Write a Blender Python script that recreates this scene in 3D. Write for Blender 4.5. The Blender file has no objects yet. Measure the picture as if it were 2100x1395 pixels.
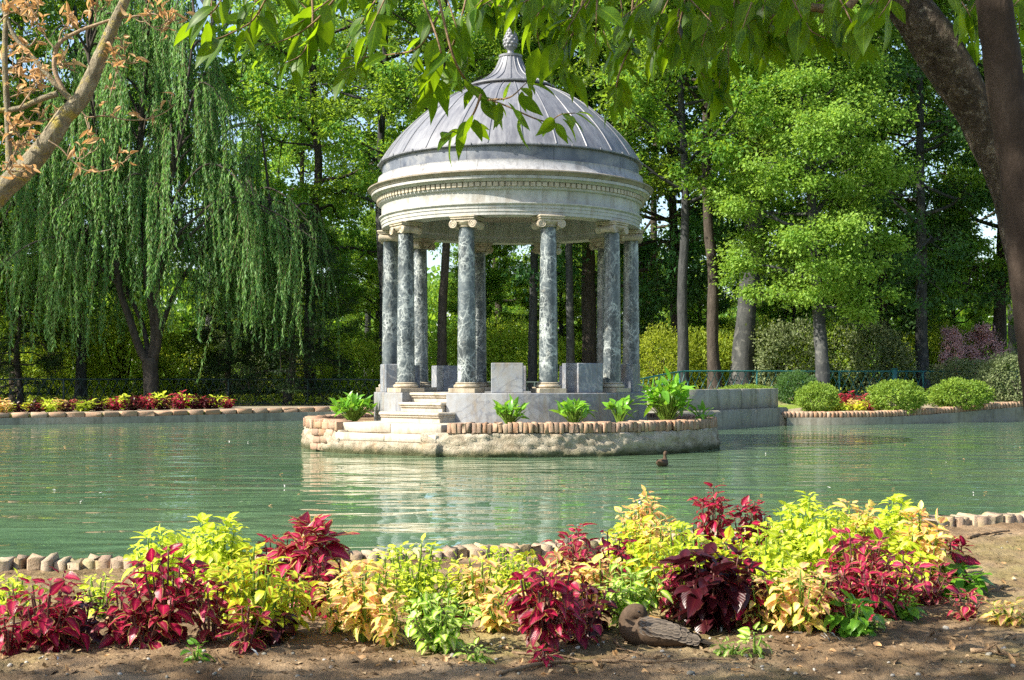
import bpy, bmesh, math, random
import numpy as np
from mathutils import Vector, noise as mnoise
RAD = math.radians
random.seed(7)
SC = bpy.context.scene
COL = SC.collection

# ------------------------------------------------------------------ camera
F = 2600.0                      # focal length in photo pixels (photo is 2100 px wide)
HOR = 781.0                     # photo row of the horizon
CAMZ = 1.3                      # eye height above the water
cam_d = bpy.data.cameras.new('camera')
cam = bpy.data.objects.new('camera', cam_d)
COL.objects.link(cam)
cam.location = (0, 0, CAMZ)
cam.rotation_euler = (RAD(90), 0, 0)
cam_d.sensor_width = 36.0
cam_d.lens = 36.0 * F / 2100.0
cam_d.shift_y = (HOR - 697.5) / 2100.0
cam_d.clip_start = 0.05
cam_d.clip_end = 3000
SC.camera = cam

# ------------------------------------------------------------------ sky and sun
SUN_EL = 40.0
SUN_DX, SUN_DY = -0.92, -0.40   # horizontal direction towards the sun (from the left, a touch behind the camera)
SC.world = bpy.data.worlds.new('World')
SC.world.use_nodes = True
wn = SC.world.node_tree
for n_ in list(wn.nodes): wn.nodes.remove(n_)
sky = wn.nodes.new('ShaderNodeTexSky')
sky.sky_type = 'NISHITA'
sky.sun_disc = False
sky.sun_elevation = RAD(SUN_EL)
sky.sun_rotation = math.atan2(SUN_DX, SUN_DY)
sky.air_density = 1.0; sky.dust_density = 1.5; sky.ozone_density = 1.0
bg = wn.nodes.new('ShaderNodeBackground'); bg.inputs['Strength'].default_value = 0.115
wo = wn.nodes.new('ShaderNodeOutputWorld')
wn.links.new(sky.outputs[0], bg.inputs[0]); wn.links.new(bg.outputs[0], wo.inputs[0])
sun_d = bpy.data.lights.new('sun', 'SUN')
sun_d.energy = 5.0
sun_d.angle = RAD(0.55)
sun_d.color = (1.0, 0.93, 0.80)
sun = bpy.data.objects.new('sun', sun_d)
COL.objects.link(sun)
sun.location = (-20, -10, 30)
_h = math.hypot(SUN_DX, SUN_DY)
_to = Vector((SUN_DX / _h * math.cos(RAD(SUN_EL)), SUN_DY / _h * math.cos(RAD(SUN_EL)), math.sin(RAD(SUN_EL))))
sun.rotation_euler = _to.to_track_quat('Z', 'Y').to_euler()

vs = SC.view_settings
vs.view_transform = 'Standard'; vs.look = 'None'; vs.gamma = 1.0; vs.use_curve_mapping = False
vs.exposure = 1.35
SC.render.engine = 'CYCLES'
cy = SC.cycles
cy.max_bounces = 7; cy.diffuse_bounces = 4; cy.glossy_bounces = 3; cy.transmission_bounces = 4; cy.transparent_max_bounces = 6
cy.caustics_reflective = False; cy.caustics_refractive = False
cy.sample_clamp_indirect = 4.0; cy.sample_clamp_direct = 10.0
cy.use_adaptive_sampling = True; cy.adaptive_threshold = 0.02
cy.use_denoising = False
SC.render.filter_size = 1.15
try:
    cy.denoiser = 'OPENIMAGEDENOISE'; cy.denoising_input_passes = 'RGB_ALBEDO_NORMAL'
except Exception: pass

# ------------------------------------------------------------------ helpers
def unproj(px, py, d):
    """photo pixel at distance d (metres in front of the camera) -> world point"""
    return np.array([(px - 1050.0) * d / F, d, CAMZ - (py - HOR) * d / F])

def tag(o, label=None, cat=None, group=None, kind=None):
    if label: o['label'] = label
    if cat: o['category'] = cat
    if group: o['group'] = group
    if kind: o['kind'] = kind
    return o

def empty(name, loc=(0, 0, 0), rz=0.0, label=None, cat=None, group=None):
    o = bpy.data.objects.new(name, None)
    o.empty_display_size = 0.2
    COL.objects.link(o)
    o.location = loc; o.rotation_euler = (0, 0, rz)
    return tag(o, label, cat, group)

class MB:
    """collects vertices/faces and float attributes; build() links ONE mesh object"""
    def __init__(s):
        s.V = []; s.T = []; s.Q = []; s.n = 0; s.A = {}
    def add(s, V, F_, **at):
        V = np.asarray(V, float).reshape(-1, 3); n0 = s.n
        s.V.append(V); s.n += len(V)
        s.faces(F_, n0)
        for k, v in at.items():
            s.A.setdefault(k, []).append((n0, len(V), v))
        return n0
    def faces(s, F_, n0=0):
        if F_ is None or len(F_) == 0: return
        if isinstance(F_, np.ndarray):
            (s.Q if F_.shape[1] == 4 else s.T).append(F_ + n0); return
        q = [f for f in F_ if len(f) == 4]; t = [f for f in F_ if len(f) == 3]
        if q: s.Q.append(np.array(q) + n0)
        if t: s.T.append(np.array(t) + n0)
    def mesh(s, name, mat=None, smooth=True):
        V = np.concatenate(s.V) if s.V else np.zeros((0, 3))
        T = np.concatenate(s.T) if s.T else np.zeros((0, 3), int)
        Q = np.concatenate(s.Q) if s.Q else np.zeros((0, 4), int)
        me = bpy.data.meshes.new(name)
        me.vertices.add(len(V)); me.vertices.foreach_set('co', V.astype(np.float32).ravel())
        L = np.concatenate([T.ravel(), Q.ravel()]).astype(np.int32)
        me.loops.add(len(L)); me.loops.foreach_set('vertex_index', L)
        npoly = len(T) + len(Q)
        me.polygons.add(npoly)
        st = np.concatenate([np.arange(len(T)) * 3, len(T) * 3 + np.arange(len(Q)) * 4]).astype(np.int32)
        me.polygons.foreach_set('loop_start', st)
        try:
            me.polygons.foreach_set('loop_total', np.concatenate([np.full(len(T), 3), np.full(len(Q), 4)]).astype(np.int32))
        except Exception: pass
        me.polygons.foreach_set('use_smooth', np.full(npoly, bool(smooth)))
        me.update(calc_edges=True)
        for k, lst in s.A.items():
            a = me.attributes.new(k, 'FLOAT', 'POINT')
            arr = np.zeros(len(V), np.float32)
            for n0, m, v in lst: arr[n0:n0 + m] = v
            a.data.foreach_set('value', arr)
        me.validate()
        if mat is not None: me.materials.append(mat)
        return me
    def build(s, name, mat=None, parent=None, smooth=True, loc=None, rz=None):
        o = bpy.data.objects.new(name, s.mesh(name, mat, smooth))
        COL.objects.link(o)
        if parent is not None: o.parent = parent
        if loc is not None: o.location = loc
        if rz is not None: o.rotation_euler = (0, 0, rz)
        return o

def link(name, me, parent=None, mat=None):
    o = bpy.data.objects.new(name, me); COL.objects.link(o)
    if parent is not None: o.parent = parent
    if mat is not None and o.material_slots:
        o.material_slots[0].link = 'OBJECT'; o.material_slots[0].material = mat
    return o

def copy_tree(o, parent=None):
    c = o.copy(); COL.objects.link(c)
    if parent is not None: c.parent = parent
    for ch in list(o.children): copy_tree(ch, c)
    return c

def rings(mb, Rg, cap0=True, cap1=True, closed=True, **at):
    """loft an (n,k,3) array of rings"""
    Rg = np.asarray(Rg, float); n, k, _ = Rg.shape
    i = np.arange(n - 1)[:, None]; j = np.arange(k if closed else k - 1)[None, :]
    j2 = (j + 1) % k
    Fq = np.stack([i * k + j, i * k + j2, (i + 1) * k + j2, (i + 1) * k + j], -1).reshape(-1, 4)
    n0 = mb.add(Rg.reshape(-1, 3), Fq, **at)
    if closed:
        for on, row, flip in ((cap0, 0, True), (cap1, n - 1, False)):
            if not on: continue
            at1 = {q: (v if np.isscalar(v) else v[0]) for q, v in at.items()}
            c0 = mb.add(Rg[row].mean(0)[None], None, **at1)
            b = n0 + row * k
            tri = np.array([[b + (q + 1) % k, b + q, c0] if flip else [b + q, b + (q + 1) % k, c0] for q in range(k)])
            mb.faces(tri)
    return n0

def tube(mb, pts, rad, k=8, cap=True, wob=0.0, rg=None, **at):
    P = np.asarray(pts, float); n = len(P)
    rad = np.broadcast_to(np.asarray(rad, float), (n,))
    t = np.gradient(P, axis=0); t /= np.linalg.norm(t, axis=1)[:, None] + 1e-9
    up = np.array([0, 0, 1.0]) if abs(t[0][2]) < 0.9 else np.array([1.0, 0, 0])
    u = np.cross(t[0], up); u /= np.linalg.norm(u)
    a = np.arange(k) * 2 * math.pi / k
    Rg = np.zeros((n, k, 3))
    for i in range(n):
        u = u - t[i] * np.dot(u, t[i]); u /= np.linalg.norm(u) + 1e-9
        v = np.cross(t[i], u)
        rr = rad[i]
        if wob and rg is not None: rr = rr * (1 + wob * rg.normal(size=k))[:, None]
        Rg[i] = P[i] + (np.cos(a)[:, None] * u + np.sin(a)[:, None] * v) * rr
    return rings(mb, Rg, cap, cap, **at)

def spline(pts, m=8, closed=False):
    """Catmull-Rom through rows of pts (any width)"""
    P = np.asarray(pts, float); n = len(P); out = []
    rng_ = range(n if closed else n - 1)
    for i in rng_:
        p1 = P[i]; p2 = P[(i + 1) % n]
        p0 = P[(i - 1) % n] if closed or i > 0 else 2 * p1 - p2
        p3 = P[(i + 2) % n] if closed or i + 2 < n else 2 * p2 - p1
        for q in range(m):
            s = q / m
            out.append(0.5 * ((2 * p1) + (-p0 + p2) * s + (2 * p0 - 5 * p1 + 4 * p2 - p3) * s * s + (-p0 + 3 * p1 - 3 * p2 + p3) * s ** 3))
    if not closed: out.append(P[-1])
    return np.array(out)

def lathe(mb, prof, k=48, a0=0.0, a1=None, cap0=False, cap1=False, **at):
    """profile [(r,z)...] turned about Z; outward normals when z rises"""
    a = (np.arange(k) * 2 * math.pi / k) if a1 is None else np.linspace(a0, a1, k)
    pr = np.asarray(prof, float)
    Rg = np.stack([pr[:, 0][:, None] * np.cos(a), pr[:, 0][:, None] * np.sin(a), np.repeat(pr[:, 1][:, None], k, 1)], -1)
    return rings(mb, Rg, cap0, cap1, closed=a1 is None, **at)

def _cbox():
    idx = {}; names = []
    for sx in (-1, 1):
        for sy in (-1, 1):
            for sz in (-1, 1):
                for ax in range(3):
                    idx[(sx, sy, sz, ax)] = len(names); names.append(((sx, sy, sz), ax))
    Fs = []
    S = (-1, 1)
    for ax in range(3):
        o = [q for q in range(3) if q != ax]
        for sg in S:
            cyc = []
            for e0, e1 in ((-1, -1), (1, -1), (1, 1), (-1, 1)):
                c = [0, 0, 0]; c[ax] = sg; c[o[0]] = e0; c[o[1]] = e1
                cyc.append(idx[tuple(c) + (ax,)])
            Fs.append(cyc)
        for e0 in S:
            for e1 in S:
                c1 = [0, 0, 0]; c1[o[0]] = e0; c1[o[1]] = e1
                c2 = list(c1); c1[ax] = -1; c2[ax] = 1
                Fs.append([idx[tuple(c1) + (o[0],)], idx[tuple(c2) + (o[0],)], idx[tuple(c2) + (o[1],)], idx[tuple(c1) + (o[1],)]])
    for sx in S:
        for sy in S:
            for sz in S:
                Fs.append([idx[(sx, sy, sz, 0)], idx[(sx, sy, sz, 1)], idx[(sx, sy, sz, 2)]])
    sg = np.array([n[0] for n in names], float); ax = np.array([n[1] for n in names])
    P = sg.copy() * 0.9; P[np.arange(24), ax] = sg[np.arange(24), ax]
    for i, f in enumerate(Fs):
        p = P[f]; nn = np.cross(p[1] - p[0], p[2] - p[0])
        if np.dot(nn, p.mean(0)) < 0: Fs[i] = f[::-1]
    return sg, ax, Fs
_CB = _cbox()
def cbox(mb, c, size, rz=0.0, bev=0.01, jit=0.0, rg=None, tilt=0.0, **at):
    """chamfered box, centre c, full size"""
    sg, ax, Fs = _CB
    h = np.asarray(size, float) / 2
    P = sg * (h - bev); P[np.arange(24), ax] = sg[np.arange(24), ax] * h[ax]
    if jit and rg is not None: P = P + rg.normal(size=P.shape) * jit
    if tilt:
        ct, st_ = math.cos(tilt), math.sin(tilt)
        P = np.stack([P[:, 0] * ct + P[:, 2] * st_, P[:, 1], -P[:, 0] * st_ + P[:, 2] * ct], -1)
    cz, sz_ = math.cos(rz), math.sin(rz)
    P = np.stack([P[:, 0] * cz - P[:, 1] * sz_, P[:, 0] * sz_ + P[:, 1] * cz, P[:, 2]], -1)
    return mb.add(P + np.asarray(c, float), Fs, **at)

def norm(v): return v / (np.linalg.norm(v, axis=-1, keepdims=True) + 1e-9)

def scatter(mb, T, Fs, P, D, N, S, rnd, wide=None, tat=None):
    """copies of a leaf template (x across, y along, z up) at P, axis D, normal about N, size S"""
    P = np.asarray(P, float); n = len(P); k = len(T)
    if n == 0: return
    Y = norm(np.asarray(D, float)); X = norm(np.cross(Y, np.asarray(N, float))); Z = np.cross(X, Y)
    S = np.broadcast_to(np.asarray(S, float), (n,))[:, None, None]
    W = np.ones((n, 1, 1)) if wide is None else np.asarray(wide, float)[:, None, None]
    V = P[:, None] + S * (W * T[None, :, 0, None] * X[:, None] + T[None, :, 1, None] * Y[:, None] + T[None, :, 2, None] * Z[:, None])
    Fs = np.asarray(Fs)
    FF = (Fs[None] + (np.arange(n) * k)[:, None, None]).reshape(-1, Fs.shape[1])
    at = {'rnd': np.repeat(np.asarray(rnd, float), k)}
    if tat:
        for q, v in tat.items(): at[q] = np.tile(v, n)
    mb.add(V.reshape(-1, 3), FF, **at)

def unit_rand(rg, n):
    return norm(rg.normal(size=(n, 3)))

KITE_T = np.array([[0, 0, 0], [-.32, .45, .10], [0, 1.0, -.06], [.32, .45, .10]])
KITE_F = np.array([[0, 2, 1], [0, 3, 2]])
SLIM_T = np.array([[0, 0, 0], [-.11, .45, .03], [0, 1.0, -.05], [.11, .45, .03]])

def blade(rows=7, W=.6, peak=.42, fold=.25, droop=.35, ser=.08, wave=0.0, tip=1.0):
    """leaf blade of rows x 5 points: returns verts, quads, and 'edge' (0 midrib..1 margin), 'along'"""
    V = []; E = []; U = []
    for i in range(rows):
        u = i / (rows - 1)
        p = u ** (math.log(.5) / math.log(peak))
        w = .5 * W * max(0.015, math.sin(math.pi * min(p, 1)) ** tip)
        if 0 < i < rows - 1: w *= 1 + (ser if i % 2 else -ser)
        for v in (-1, -.5, 0, .5, 1):
            x = v * w
            z = fold * abs(x) - droop * u * u + wave * math.sin(u * 9) * abs(v) * w
            V.append((x, u * (1 - .12 * droop * u), z)); E.append(abs(v)); U.append(u)
    Fs = []
    for i in range(rows - 1):
        for j in range(4):
            a = i * 5 + j
            Fs.append((a, a + 1, a + 6, a + 5))
    return np.array(V), np.array(Fs), {'edge': np.array(E), 'along': np.array(U)}

# ------------------------------------------------------------------ material helpers
class NT:
    def __init__(s, name):
        s.m = bpy.data.materials.new(name); s.m.use_nodes = True
        s.t = s.m.node_tree
        for n in list(s.t.nodes): s.t.nodes.remove(n)
        s.out = s.t.nodes.new('ShaderNodeOutputMaterial')
    def n(s, typ, ins=None, **props):
        nd = s.t.nodes.new('ShaderNode' + typ)
        for k, v in props.items(): setattr(nd, k, v)
        for k, v in (ins or {}).items():
            i = nd.inputs[k]
            if isinstance(v, bpy.types.NodeSocket): s.t.links.new(v, i)
            elif isinstance(v, (tuple, list)) and len(v) == 3 and i.type == 'RGBA': i.default_value = (*v, 1)
            else: i.default_value = v
        return nd
    def coord(s, scale=(1, 1, 1), kind='Object', rnd=False):
        tc = s.n('TexCoord')
        mp = s.n('Mapping', {'Vector': tc.outputs[kind], 'Scale': scale})
        if rnd:
            oi = s.n('ObjectInfo')
            sc = s.n('Math', {0: oi.outputs['Random'], 1: 57.0}, operation='MULTIPLY')
            cb = s.n('CombineXYZ', {0: sc.outputs[0], 1: sc.outputs[0], 2: sc.outputs[0]})
            ad = s.n('VectorMath', {0: mp.outputs[0], 1: cb.outputs[0]}, operation='ADD')
            return ad.outputs[0]
        return mp.outputs[0]
    def noise(s, vec, scale, detail=4, rough=.55, dist=0):
        return s.n('TexNoise', {'Vector': vec, 'Scale': scale, 'Detail': detail, 'Roughness': rough, 'Distortion': dist}).outputs[0]
    def ramp(s, fac, stops):
        r = s.n('ValToRGB', {'Fac': fac}); e = r.color_ramp.elements
        while len(e) < len(stops): e.new(0.5)
        for q, (p, c) in zip(e, stops):
            q.position = p; q.color = (*c, 1) if isinstance(c, (tuple, list)) else (c, c, c, 1)
        return r.outputs[0]
    def mix(s, fac, a, b, mode='MIX'):
        nd = s.n('Mix', data_type='RGBA', blend_type=mode)
        for i, v in ((0, fac), (6, a), (7, b)):
            if isinstance(v, bpy.types.NodeSocket): s.t.links.new(v, nd.inputs[i])
            elif isinstance(v, (tuple, list)): nd.inputs[i].default_value = (*v, 1)
            else: nd.inputs[i].default_value = v
        return nd.outputs[2]
    def math(s, op, a, b=0.0):
        return s.n('Math', {0: a, 1: b}, operation=op).outputs[0]
    def attr(s, name): return s.n('Attribute', attribute_name=name).outputs['Fac']
    def bump(s, h, strength=.4, dist=.02):
        return s.n('Bump', {'Height': h, 'Strength': strength, 'Distance': dist}).outputs[0]
    def princ(s, color, rough=.6, spec=.3, normal=None, **more):
        ins = {'Base Color': color, 'Roughness': rough, 'Specular IOR Level': spec}
        if normal is not None: ins['Normal'] = normal
        ins.update(more)
        return s.n('BsdfPrincipled', ins).outputs[0]
    def done(s, sh):
        s.t.links.new(sh, s.out.inputs[0]); return s.m

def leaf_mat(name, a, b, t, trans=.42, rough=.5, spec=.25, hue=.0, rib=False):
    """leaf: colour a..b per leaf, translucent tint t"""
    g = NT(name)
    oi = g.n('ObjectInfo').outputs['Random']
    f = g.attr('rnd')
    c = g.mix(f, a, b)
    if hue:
        k = g.n('HueSaturation', {'Color': c, 'Hue': g.math('ADD', g.math('MULTIPLY', oi, hue * 2), .5 - hue),
                                  'Value': g.math('ADD', g.math('MULTIPLY', oi, .5), .75)})
        c = k.outputs[0]
    if rib:
        e = g.attr('edge'); u = g.attr('along')
        w = g.n('TexWave', {'Vector': g.n('CombineXYZ', {0: g.math('SUBTRACT', u, g.math('MULTIPLY', e, .22)), 1: 0., 2: 0.}).outputs[0], 'Scale': 2.6}).outputs['Fac']
        c = g.mix(g.ramp(e, [(0., .22), (.12, 0.)]), c, t)
        c = g.mix(g.ramp(w, [(.86, 0.), (1., .08)]), c, t)
        spots = g.noise(g.coord(), 60, 4, .6)
        c = g.mix(g.ramp(spots, [(.72, 0.), (.78, .7)]), c, (.20, .10, .02))
    tc = g.mix(.75, c, t)
    p = g.princ(c, rough, spec)
    tr = g.n('BsdfTranslucent', {'Color': tc}).outputs[0]
    return g.done(g.n('MixShader', {0: trans, 1: p, 2: tr}).outputs[0])
# ------------------------------------------------------------------ materials
def marble_mat(name, c0, c1, stain, vein=.3, scale=3.0, rough=.45, vcol=(.25, .27, .3)):
    g = NT(name); v = g.coord(rnd=True)
    n1 = g.noise(v, scale, 6, .6, .6); n2 = g.noise(v, scale * 6, 5, .6)
    c = g.mix(g.ramp(n1, [(.3, 0.), (.7, 1.)]), c0, c1)
    vs_ = g.noise(v, scale * .7, 5, .55, 1.8)
    band = g.ramp(g.math('ABSOLUTE', g.math('SUBTRACT', vs_, .5)), [(0., 1.), (.035, 0.)])
    c = g.mix(g.math('MULTIPLY', band, vein), c, vcol)
    st = g.noise(g.coord((3.2, 3.2, .7), rnd=True), 1.4, 6, .65)
    c = g.mix(g.ramp(st, [(.5, 0.), (.72, .75)]), c, stain)
    c = g.mix(g.ramp(n2, [(.35, .25), (.6, 0.)]), c, stain)
    return g.done(g.princ(c, rough, .35, g.bump(n2, .25, .01)))

m_white_marble = marble_mat('weathered_white_marble', (.40, .395, .37), (.30, .30, .29), (.15, .125, .085), .25)
m_cream_marble = marble_mat('cream_marble', (.45, .39, .30), (.35, .30, .22), (.15, .105, .06), .15)
m_blue_marble = marble_mat('blue_grey_marble', (.20, .225, .26), (.10, .12, .155), (.16, .115, .075), .6, 2.5, .35, (.42, .42, .42))
m_platform = marble_mat('pale_grey_marble_slab', (.27, .28, .29), (.17, .185, .21), (.18, .14, .085), .6, 1.6, .5, (.09, .10, .13))
m_step = marble_mat('step_marble', (.50, .455, .37), (.40, .35, .275), (.17, .12, .07), .15, 2.2, .55)
m_pier_stone = marble_mat('old_grey_stone', (.25, .235, .19), (.17, .16, .13), (.08, .07, .05), .2, 2., .7)
m_wall = marble_mat('greyish_wall_marble', (.32, .295, .24), (.22, .205, .17), (.09, .075, .05), .25, 1.3, .6)

def veined_mat():
    g = NT('green_veined_marble'); v = g.coord((1, 1, .8), rnd=True)
    warp = g.n('TexNoise', {'Vector': v, 'Scale': 2.6, 'Detail': 4.0, 'Roughness': .6}).outputs['Color']
    v2 = g.n('VectorMath', {0: g.n('VectorMath', {0: warp, 1: (.5, .5, .5)}, operation='SUBTRACT').outputs[0], 1: (.55, .55, .55)}, operation='MULTIPLY').outputs[0]
    vv = g.n('VectorMath', {0: v, 1: v2}, operation='ADD').outputs[0]
    base = g.mix(g.ramp(g.noise(v, 2.2, 5, .65, .5), [(.38, 0.), (.62, 1.)]), (.022, .030, .034), (.070, .088, .098))
    patch = g.ramp(g.noise(v, 1.5, 4, .6, 1.0), [(.40, .12), (.58, 1.)])
    col = base
    for sc, w, amt in ((1.7, .040, .8), (3.4, .055, .8), (6.5, .07, .6), (12., .08, .35)):
        d = g.n('TexVoronoi', {'Vector': vv, 'Scale': sc, 'Randomness': 1.0}, feature='DISTANCE_TO_EDGE').outputs['Distance']
        line = g.ramp(d, [(0., 1.), (w * .35, .45), (w, 0.)])
        col = g.mix(g.math('MULTIPLY', g.math('MULTIPLY', line, patch), amt), col, (.42, .455, .44))
    col = g.mix(g.ramp(g.noise(v, 9, 4), [(.6, 0.), (.8, .4)]), col, (.5, .47, .38))
    return g.done(g.princ(col, .32, .45, g.bump(g.noise(v, 30, 3), .08, .005)))
m_veined = veined_mat()

def lead_mat():
    g = NT('weathered_lead'); v = g.coord()
    tc = g.n('TexCoord').outputs['Object']
    sx = g.n('SeparateXYZ', {0: tc})
    ang = g.math('ARCTAN2', sx.outputs[0], sx.outputs[1])
    cv = g.n('CombineXYZ', {0: g.math('MULTIPLY', ang, 7.0), 1: g.math('MULTIPLY', sx.outputs[2], .6), 2: 0.}).outputs[0]
    streak = g.noise(cv, 2.4, 6, .65, .3)
    c = g.mix(g.ramp(g.noise(v, 2.0, 6, .6, .5), [(.3, 0.), (.7, 1.)]), (.105, .108, .125), (.17, .175, .192))
    c = g.mix(g.ramp(streak, [(.45, 0.), (.70, .6)]), c, (.29, .29, .30))
    c = g.mix(g.ramp(g.noise(cv, 5, 5, .6), [(.50, 0.), (.72, .75)]), c, (.085, .085, .10))
    return g.done(g.princ(c, .48, .5, g.bump(g.noise(v, 5, 5), .25, .03), Metallic=.12))
m_lead = lead_mat()

def drum_mat():
    g = NT('slate_grey_drum_marble'); v = g.coord()
    c = g.mix(g.ramp(g.noise(v, 1.6, 6, .6, 1.), [(.35, 0.), (.65, 1.)]), (.045, .055, .08), (.14, .155, .185))
    c = g.mix(g.ramp(g.noise(v, 3., 5, .6, .4), [(.5, 0.), (.75, .55)]), c, (.33, .32, .30))
    return g.done(g.princ(c, .5, .4, g.bump(g.noise(v, 20, 4), .15, .01)))
m_drum = drum_mat()
m_lip = marble_mat('brown_stained_cornice_marble', (.27, .235, .18), (.19, .16, .12), (.075, .055, .035), .2, 3.0, .65)
m_weather_ledge = marble_mat('stained_ledge_marble', (.36, .355, .35), (.25, .255, .27), (.03, .027, .027), .3, 5.0, .6)

def brick_mat(name, cols, dirt, moss=(.16, .17, .07), mossamt=.4):
    g = NT(name); v = g.coord()
    f = g.attr('rnd')
    c = g.ramp(f, [(i / (len(cols) - 1), q) for i, q in enumerate(cols)])
    c = g.mix(g.ramp(g.noise(v, 14, 5, .65), [(.4, 0.), (.7, .8)]), c, dirt)
    c = g.mix(g.math('MULTIPLY', g.ramp(g.noise(v, 5, 4, .6), [(.5, 0.), (.68, 1.)]), mossamt), c, moss)
    return g.done(g.princ(c, .85, .15, g.bump(g.noise(v, 40, 6, .7), .7, .012)))
m_brick = brick_mat('weathered_pink_brick', [(.30, .155, .09), (.40, .24, .155), (.24, .15, .11), (.44, .30, .21)], (.27, .22, .16), mossamt=.2)
m_brick_near = brick_mat('mossy_old_brick', [(.31, .21, .14), (.39, .30, .21), (.27, .18, .13), (.42, .34, .25)], (.33, .27, .18), (.23, .23, .07), .6)

def rough_stone_mat():
    g = NT('rough_foundation_stone'); v = g.coord()
    z = g.n('SeparateXYZ', {0: g.n('TexCoord').outputs['Object']}).outputs[2]
    n1 = g.noise(v, 3, 7, .65, .5)
    c = g.ramp(n1, [(.3, (.17, .135, .09)), (.46, (.33, .285, .21)), (.7, (.45, .405, .325))])
    c = g.mix(g.ramp(g.noise(v, 2., 4, .6), [(.55, 0.), (.70, .6)]), c, (.30, .175, .085))
    wl = g.math('ADD', z, g.math('MULTIPLY', g.math('SUBTRACT', g.noise(v, 4, 4), .5), .16))
    c = g.mix(g.ramp(wl, [(.05, .95), (.15, 0.)]), c, (.07, .075, .035))
    vor = g.n('TexVoronoi', {'Vector': v, 'Scale': 3.2}, feature='DISTANCE_TO_EDGE').outputs['Distance']
    h = g.math('ADD', g.noise(v, 3.5, 7, .7, 1.), g.noise(v, 11, 7, .75))
    return g.done(g.princ(c, .9, .15, g.bump(h, .9, .06)))
m_rough = rough_stone_mat()

def water_mat():
    g = NT('murky_green_water')
    v = g.coord((.55, 1.25, 1.0))
    n1 = g.noise(v, 1.35, 1, .4, .6); n2 = g.noise(v, 4.2, 1, .5, .3); n3 = g.noise(v, .35, 2)
    patch = g.ramp(n3, [(.35, .35), (.65, 1.)])
    h = g.math('MULTIPLY', g.math('ADD', n1, g.math('MULTIPLY', n2, .16)), g.math('ADD', g.math('MULTIPLY', patch, .75), .3))
    c = g.mix(g.ramp(g.noise(v, .25, 3), [(.4, 0.), (.6, 1.)]), (.074, .138, .076), (.098, .160, .088))
    return g.done(g.princ(c, .012, .5, g.bump(h, .8, .06), IOR=1.33))
m_water = water_mat()

def soil_mat(name, moss=.25):
    g = NT(name); v = g.coord()
    c = g.ramp(g.noise(v, 2.5, 7, .65), [(.3, (.085, .052, .027)), (.5, (.18, .122, .070)), (.72, (.29, .21, .13))])
    c = g.mix(g.ramp(g.noise(v, 1.1, 5, .6), [(.5, 0.), (.68, moss * 2)]), c, (.19, .18, .055))
    c = g.mix(g.ramp(g.noise(v, 28, 4, .7), [(.62, 0.), (.72, .7)]), c, (.33, .26, .18))
    c = g.mix(g.ramp(g.noise(v, 17, 4, .7), [(.3, .8), (.38, 0.)]), c, (.07, .05, .03))
    h = g.math('ADD', g.noise(v, 9, 7, .7), g.math('MULTIPLY', g.noise(v, 45, 4, .7), .5))
    return g.done(g.princ(c, .95, .1, g.bump(h, .9, .025)))
m_soil = soil_mat('dry_garden_soil')
m_islesoil = soil_mat('island_soil', .1)

def ground_mat():
    g = NT('park_ground'); v = g.coord()
    f = g.ramp(g.noise(v, .22, 5, .6), [(.42, 0.), (.58, 1.)])
    grass = g.mix(g.noise(v, 6, 5, .7), (.10, .16, .02), (.20, .25, .05))
    dirt = g.mix(g.noise(v, 3, 5, .7), (.32, .26, .18), (.22, .17, .11))
    return g.done(g.princ(g.mix(f, dirt, grass), .95, .1, g.bump(g.noise(v, 12, 6, .7), .8, .05)))
m_ground = ground_mat()

def bark_mat(name, a, b, c2, scale=(6, 6, 1.6), bump=.8, patch=None):
    g = NT(name); v = g.coord(scale, rnd=True); v1 = g.coord()
    n1 = g.noise(v, 1.6, 7, .65, .4)
    c = g.ramp(n1, [(.3, a), (.55, b), (.75, c2)])
    if patch:
        c = g.mix(g.ramp(g.noise(v1, patch[1], 5, .65, .3), [(.54, 0.), (.64, .75)]), c, patch[0])
    return g.done(g.princ(c, .9, .12, g.bump(g.math('ADD', n1, g.math('MULTIPLY', g.noise(v, 6, 5, .7), .4)), bump, .05)))
m_bark_grey = bark_mat('grey_bark', (.022, .023, .024), (.048, .050, .050), (.085, .085, .082))
m_bark_plane = bark_mat('mottled_plane_bark', (.028, .030, .032), (.055, .058, .058), (.10, .10, .095), (3, 3, 1), .5, ((.13, .13, .12), 3.6))
m_bark_dark = bark_mat('dark_bark', (.030, .025, .020), (.060, .05, .042), (.10, .085, .07))
m_bark_near = bark_mat('lichened_bark', (.022, .018, .014), (.085, .068, .052), (.22, .185, .14), (16, 16, 9), 1., ((.24, .215, .17), 46.))
m_bark_brown = bark_mat('brown_smooth_bark', (.020, .015, .012), (.038, .028, .022), (.075, .058, .046), (8, 8, 3), .4)
m_bark_pale = bark_mat('pale_branch_bark', (.11, .095, .065), (.25, .215, .15), (.38, .34, .25), (30, 30, 14), .6, ((.38, .30, .06), 20.))
m_twig = bark_mat('twig_bark', (.10, .06, .035), (.22, .15, .09), (.34, .25, .16), (40, 40, 20), .4)
m_drytwig = bark_mat('dry_twig', (.20, .14, .09), (.32, .23, .15), (.42, .33, .24), (40, 40, 20), .4)

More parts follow.
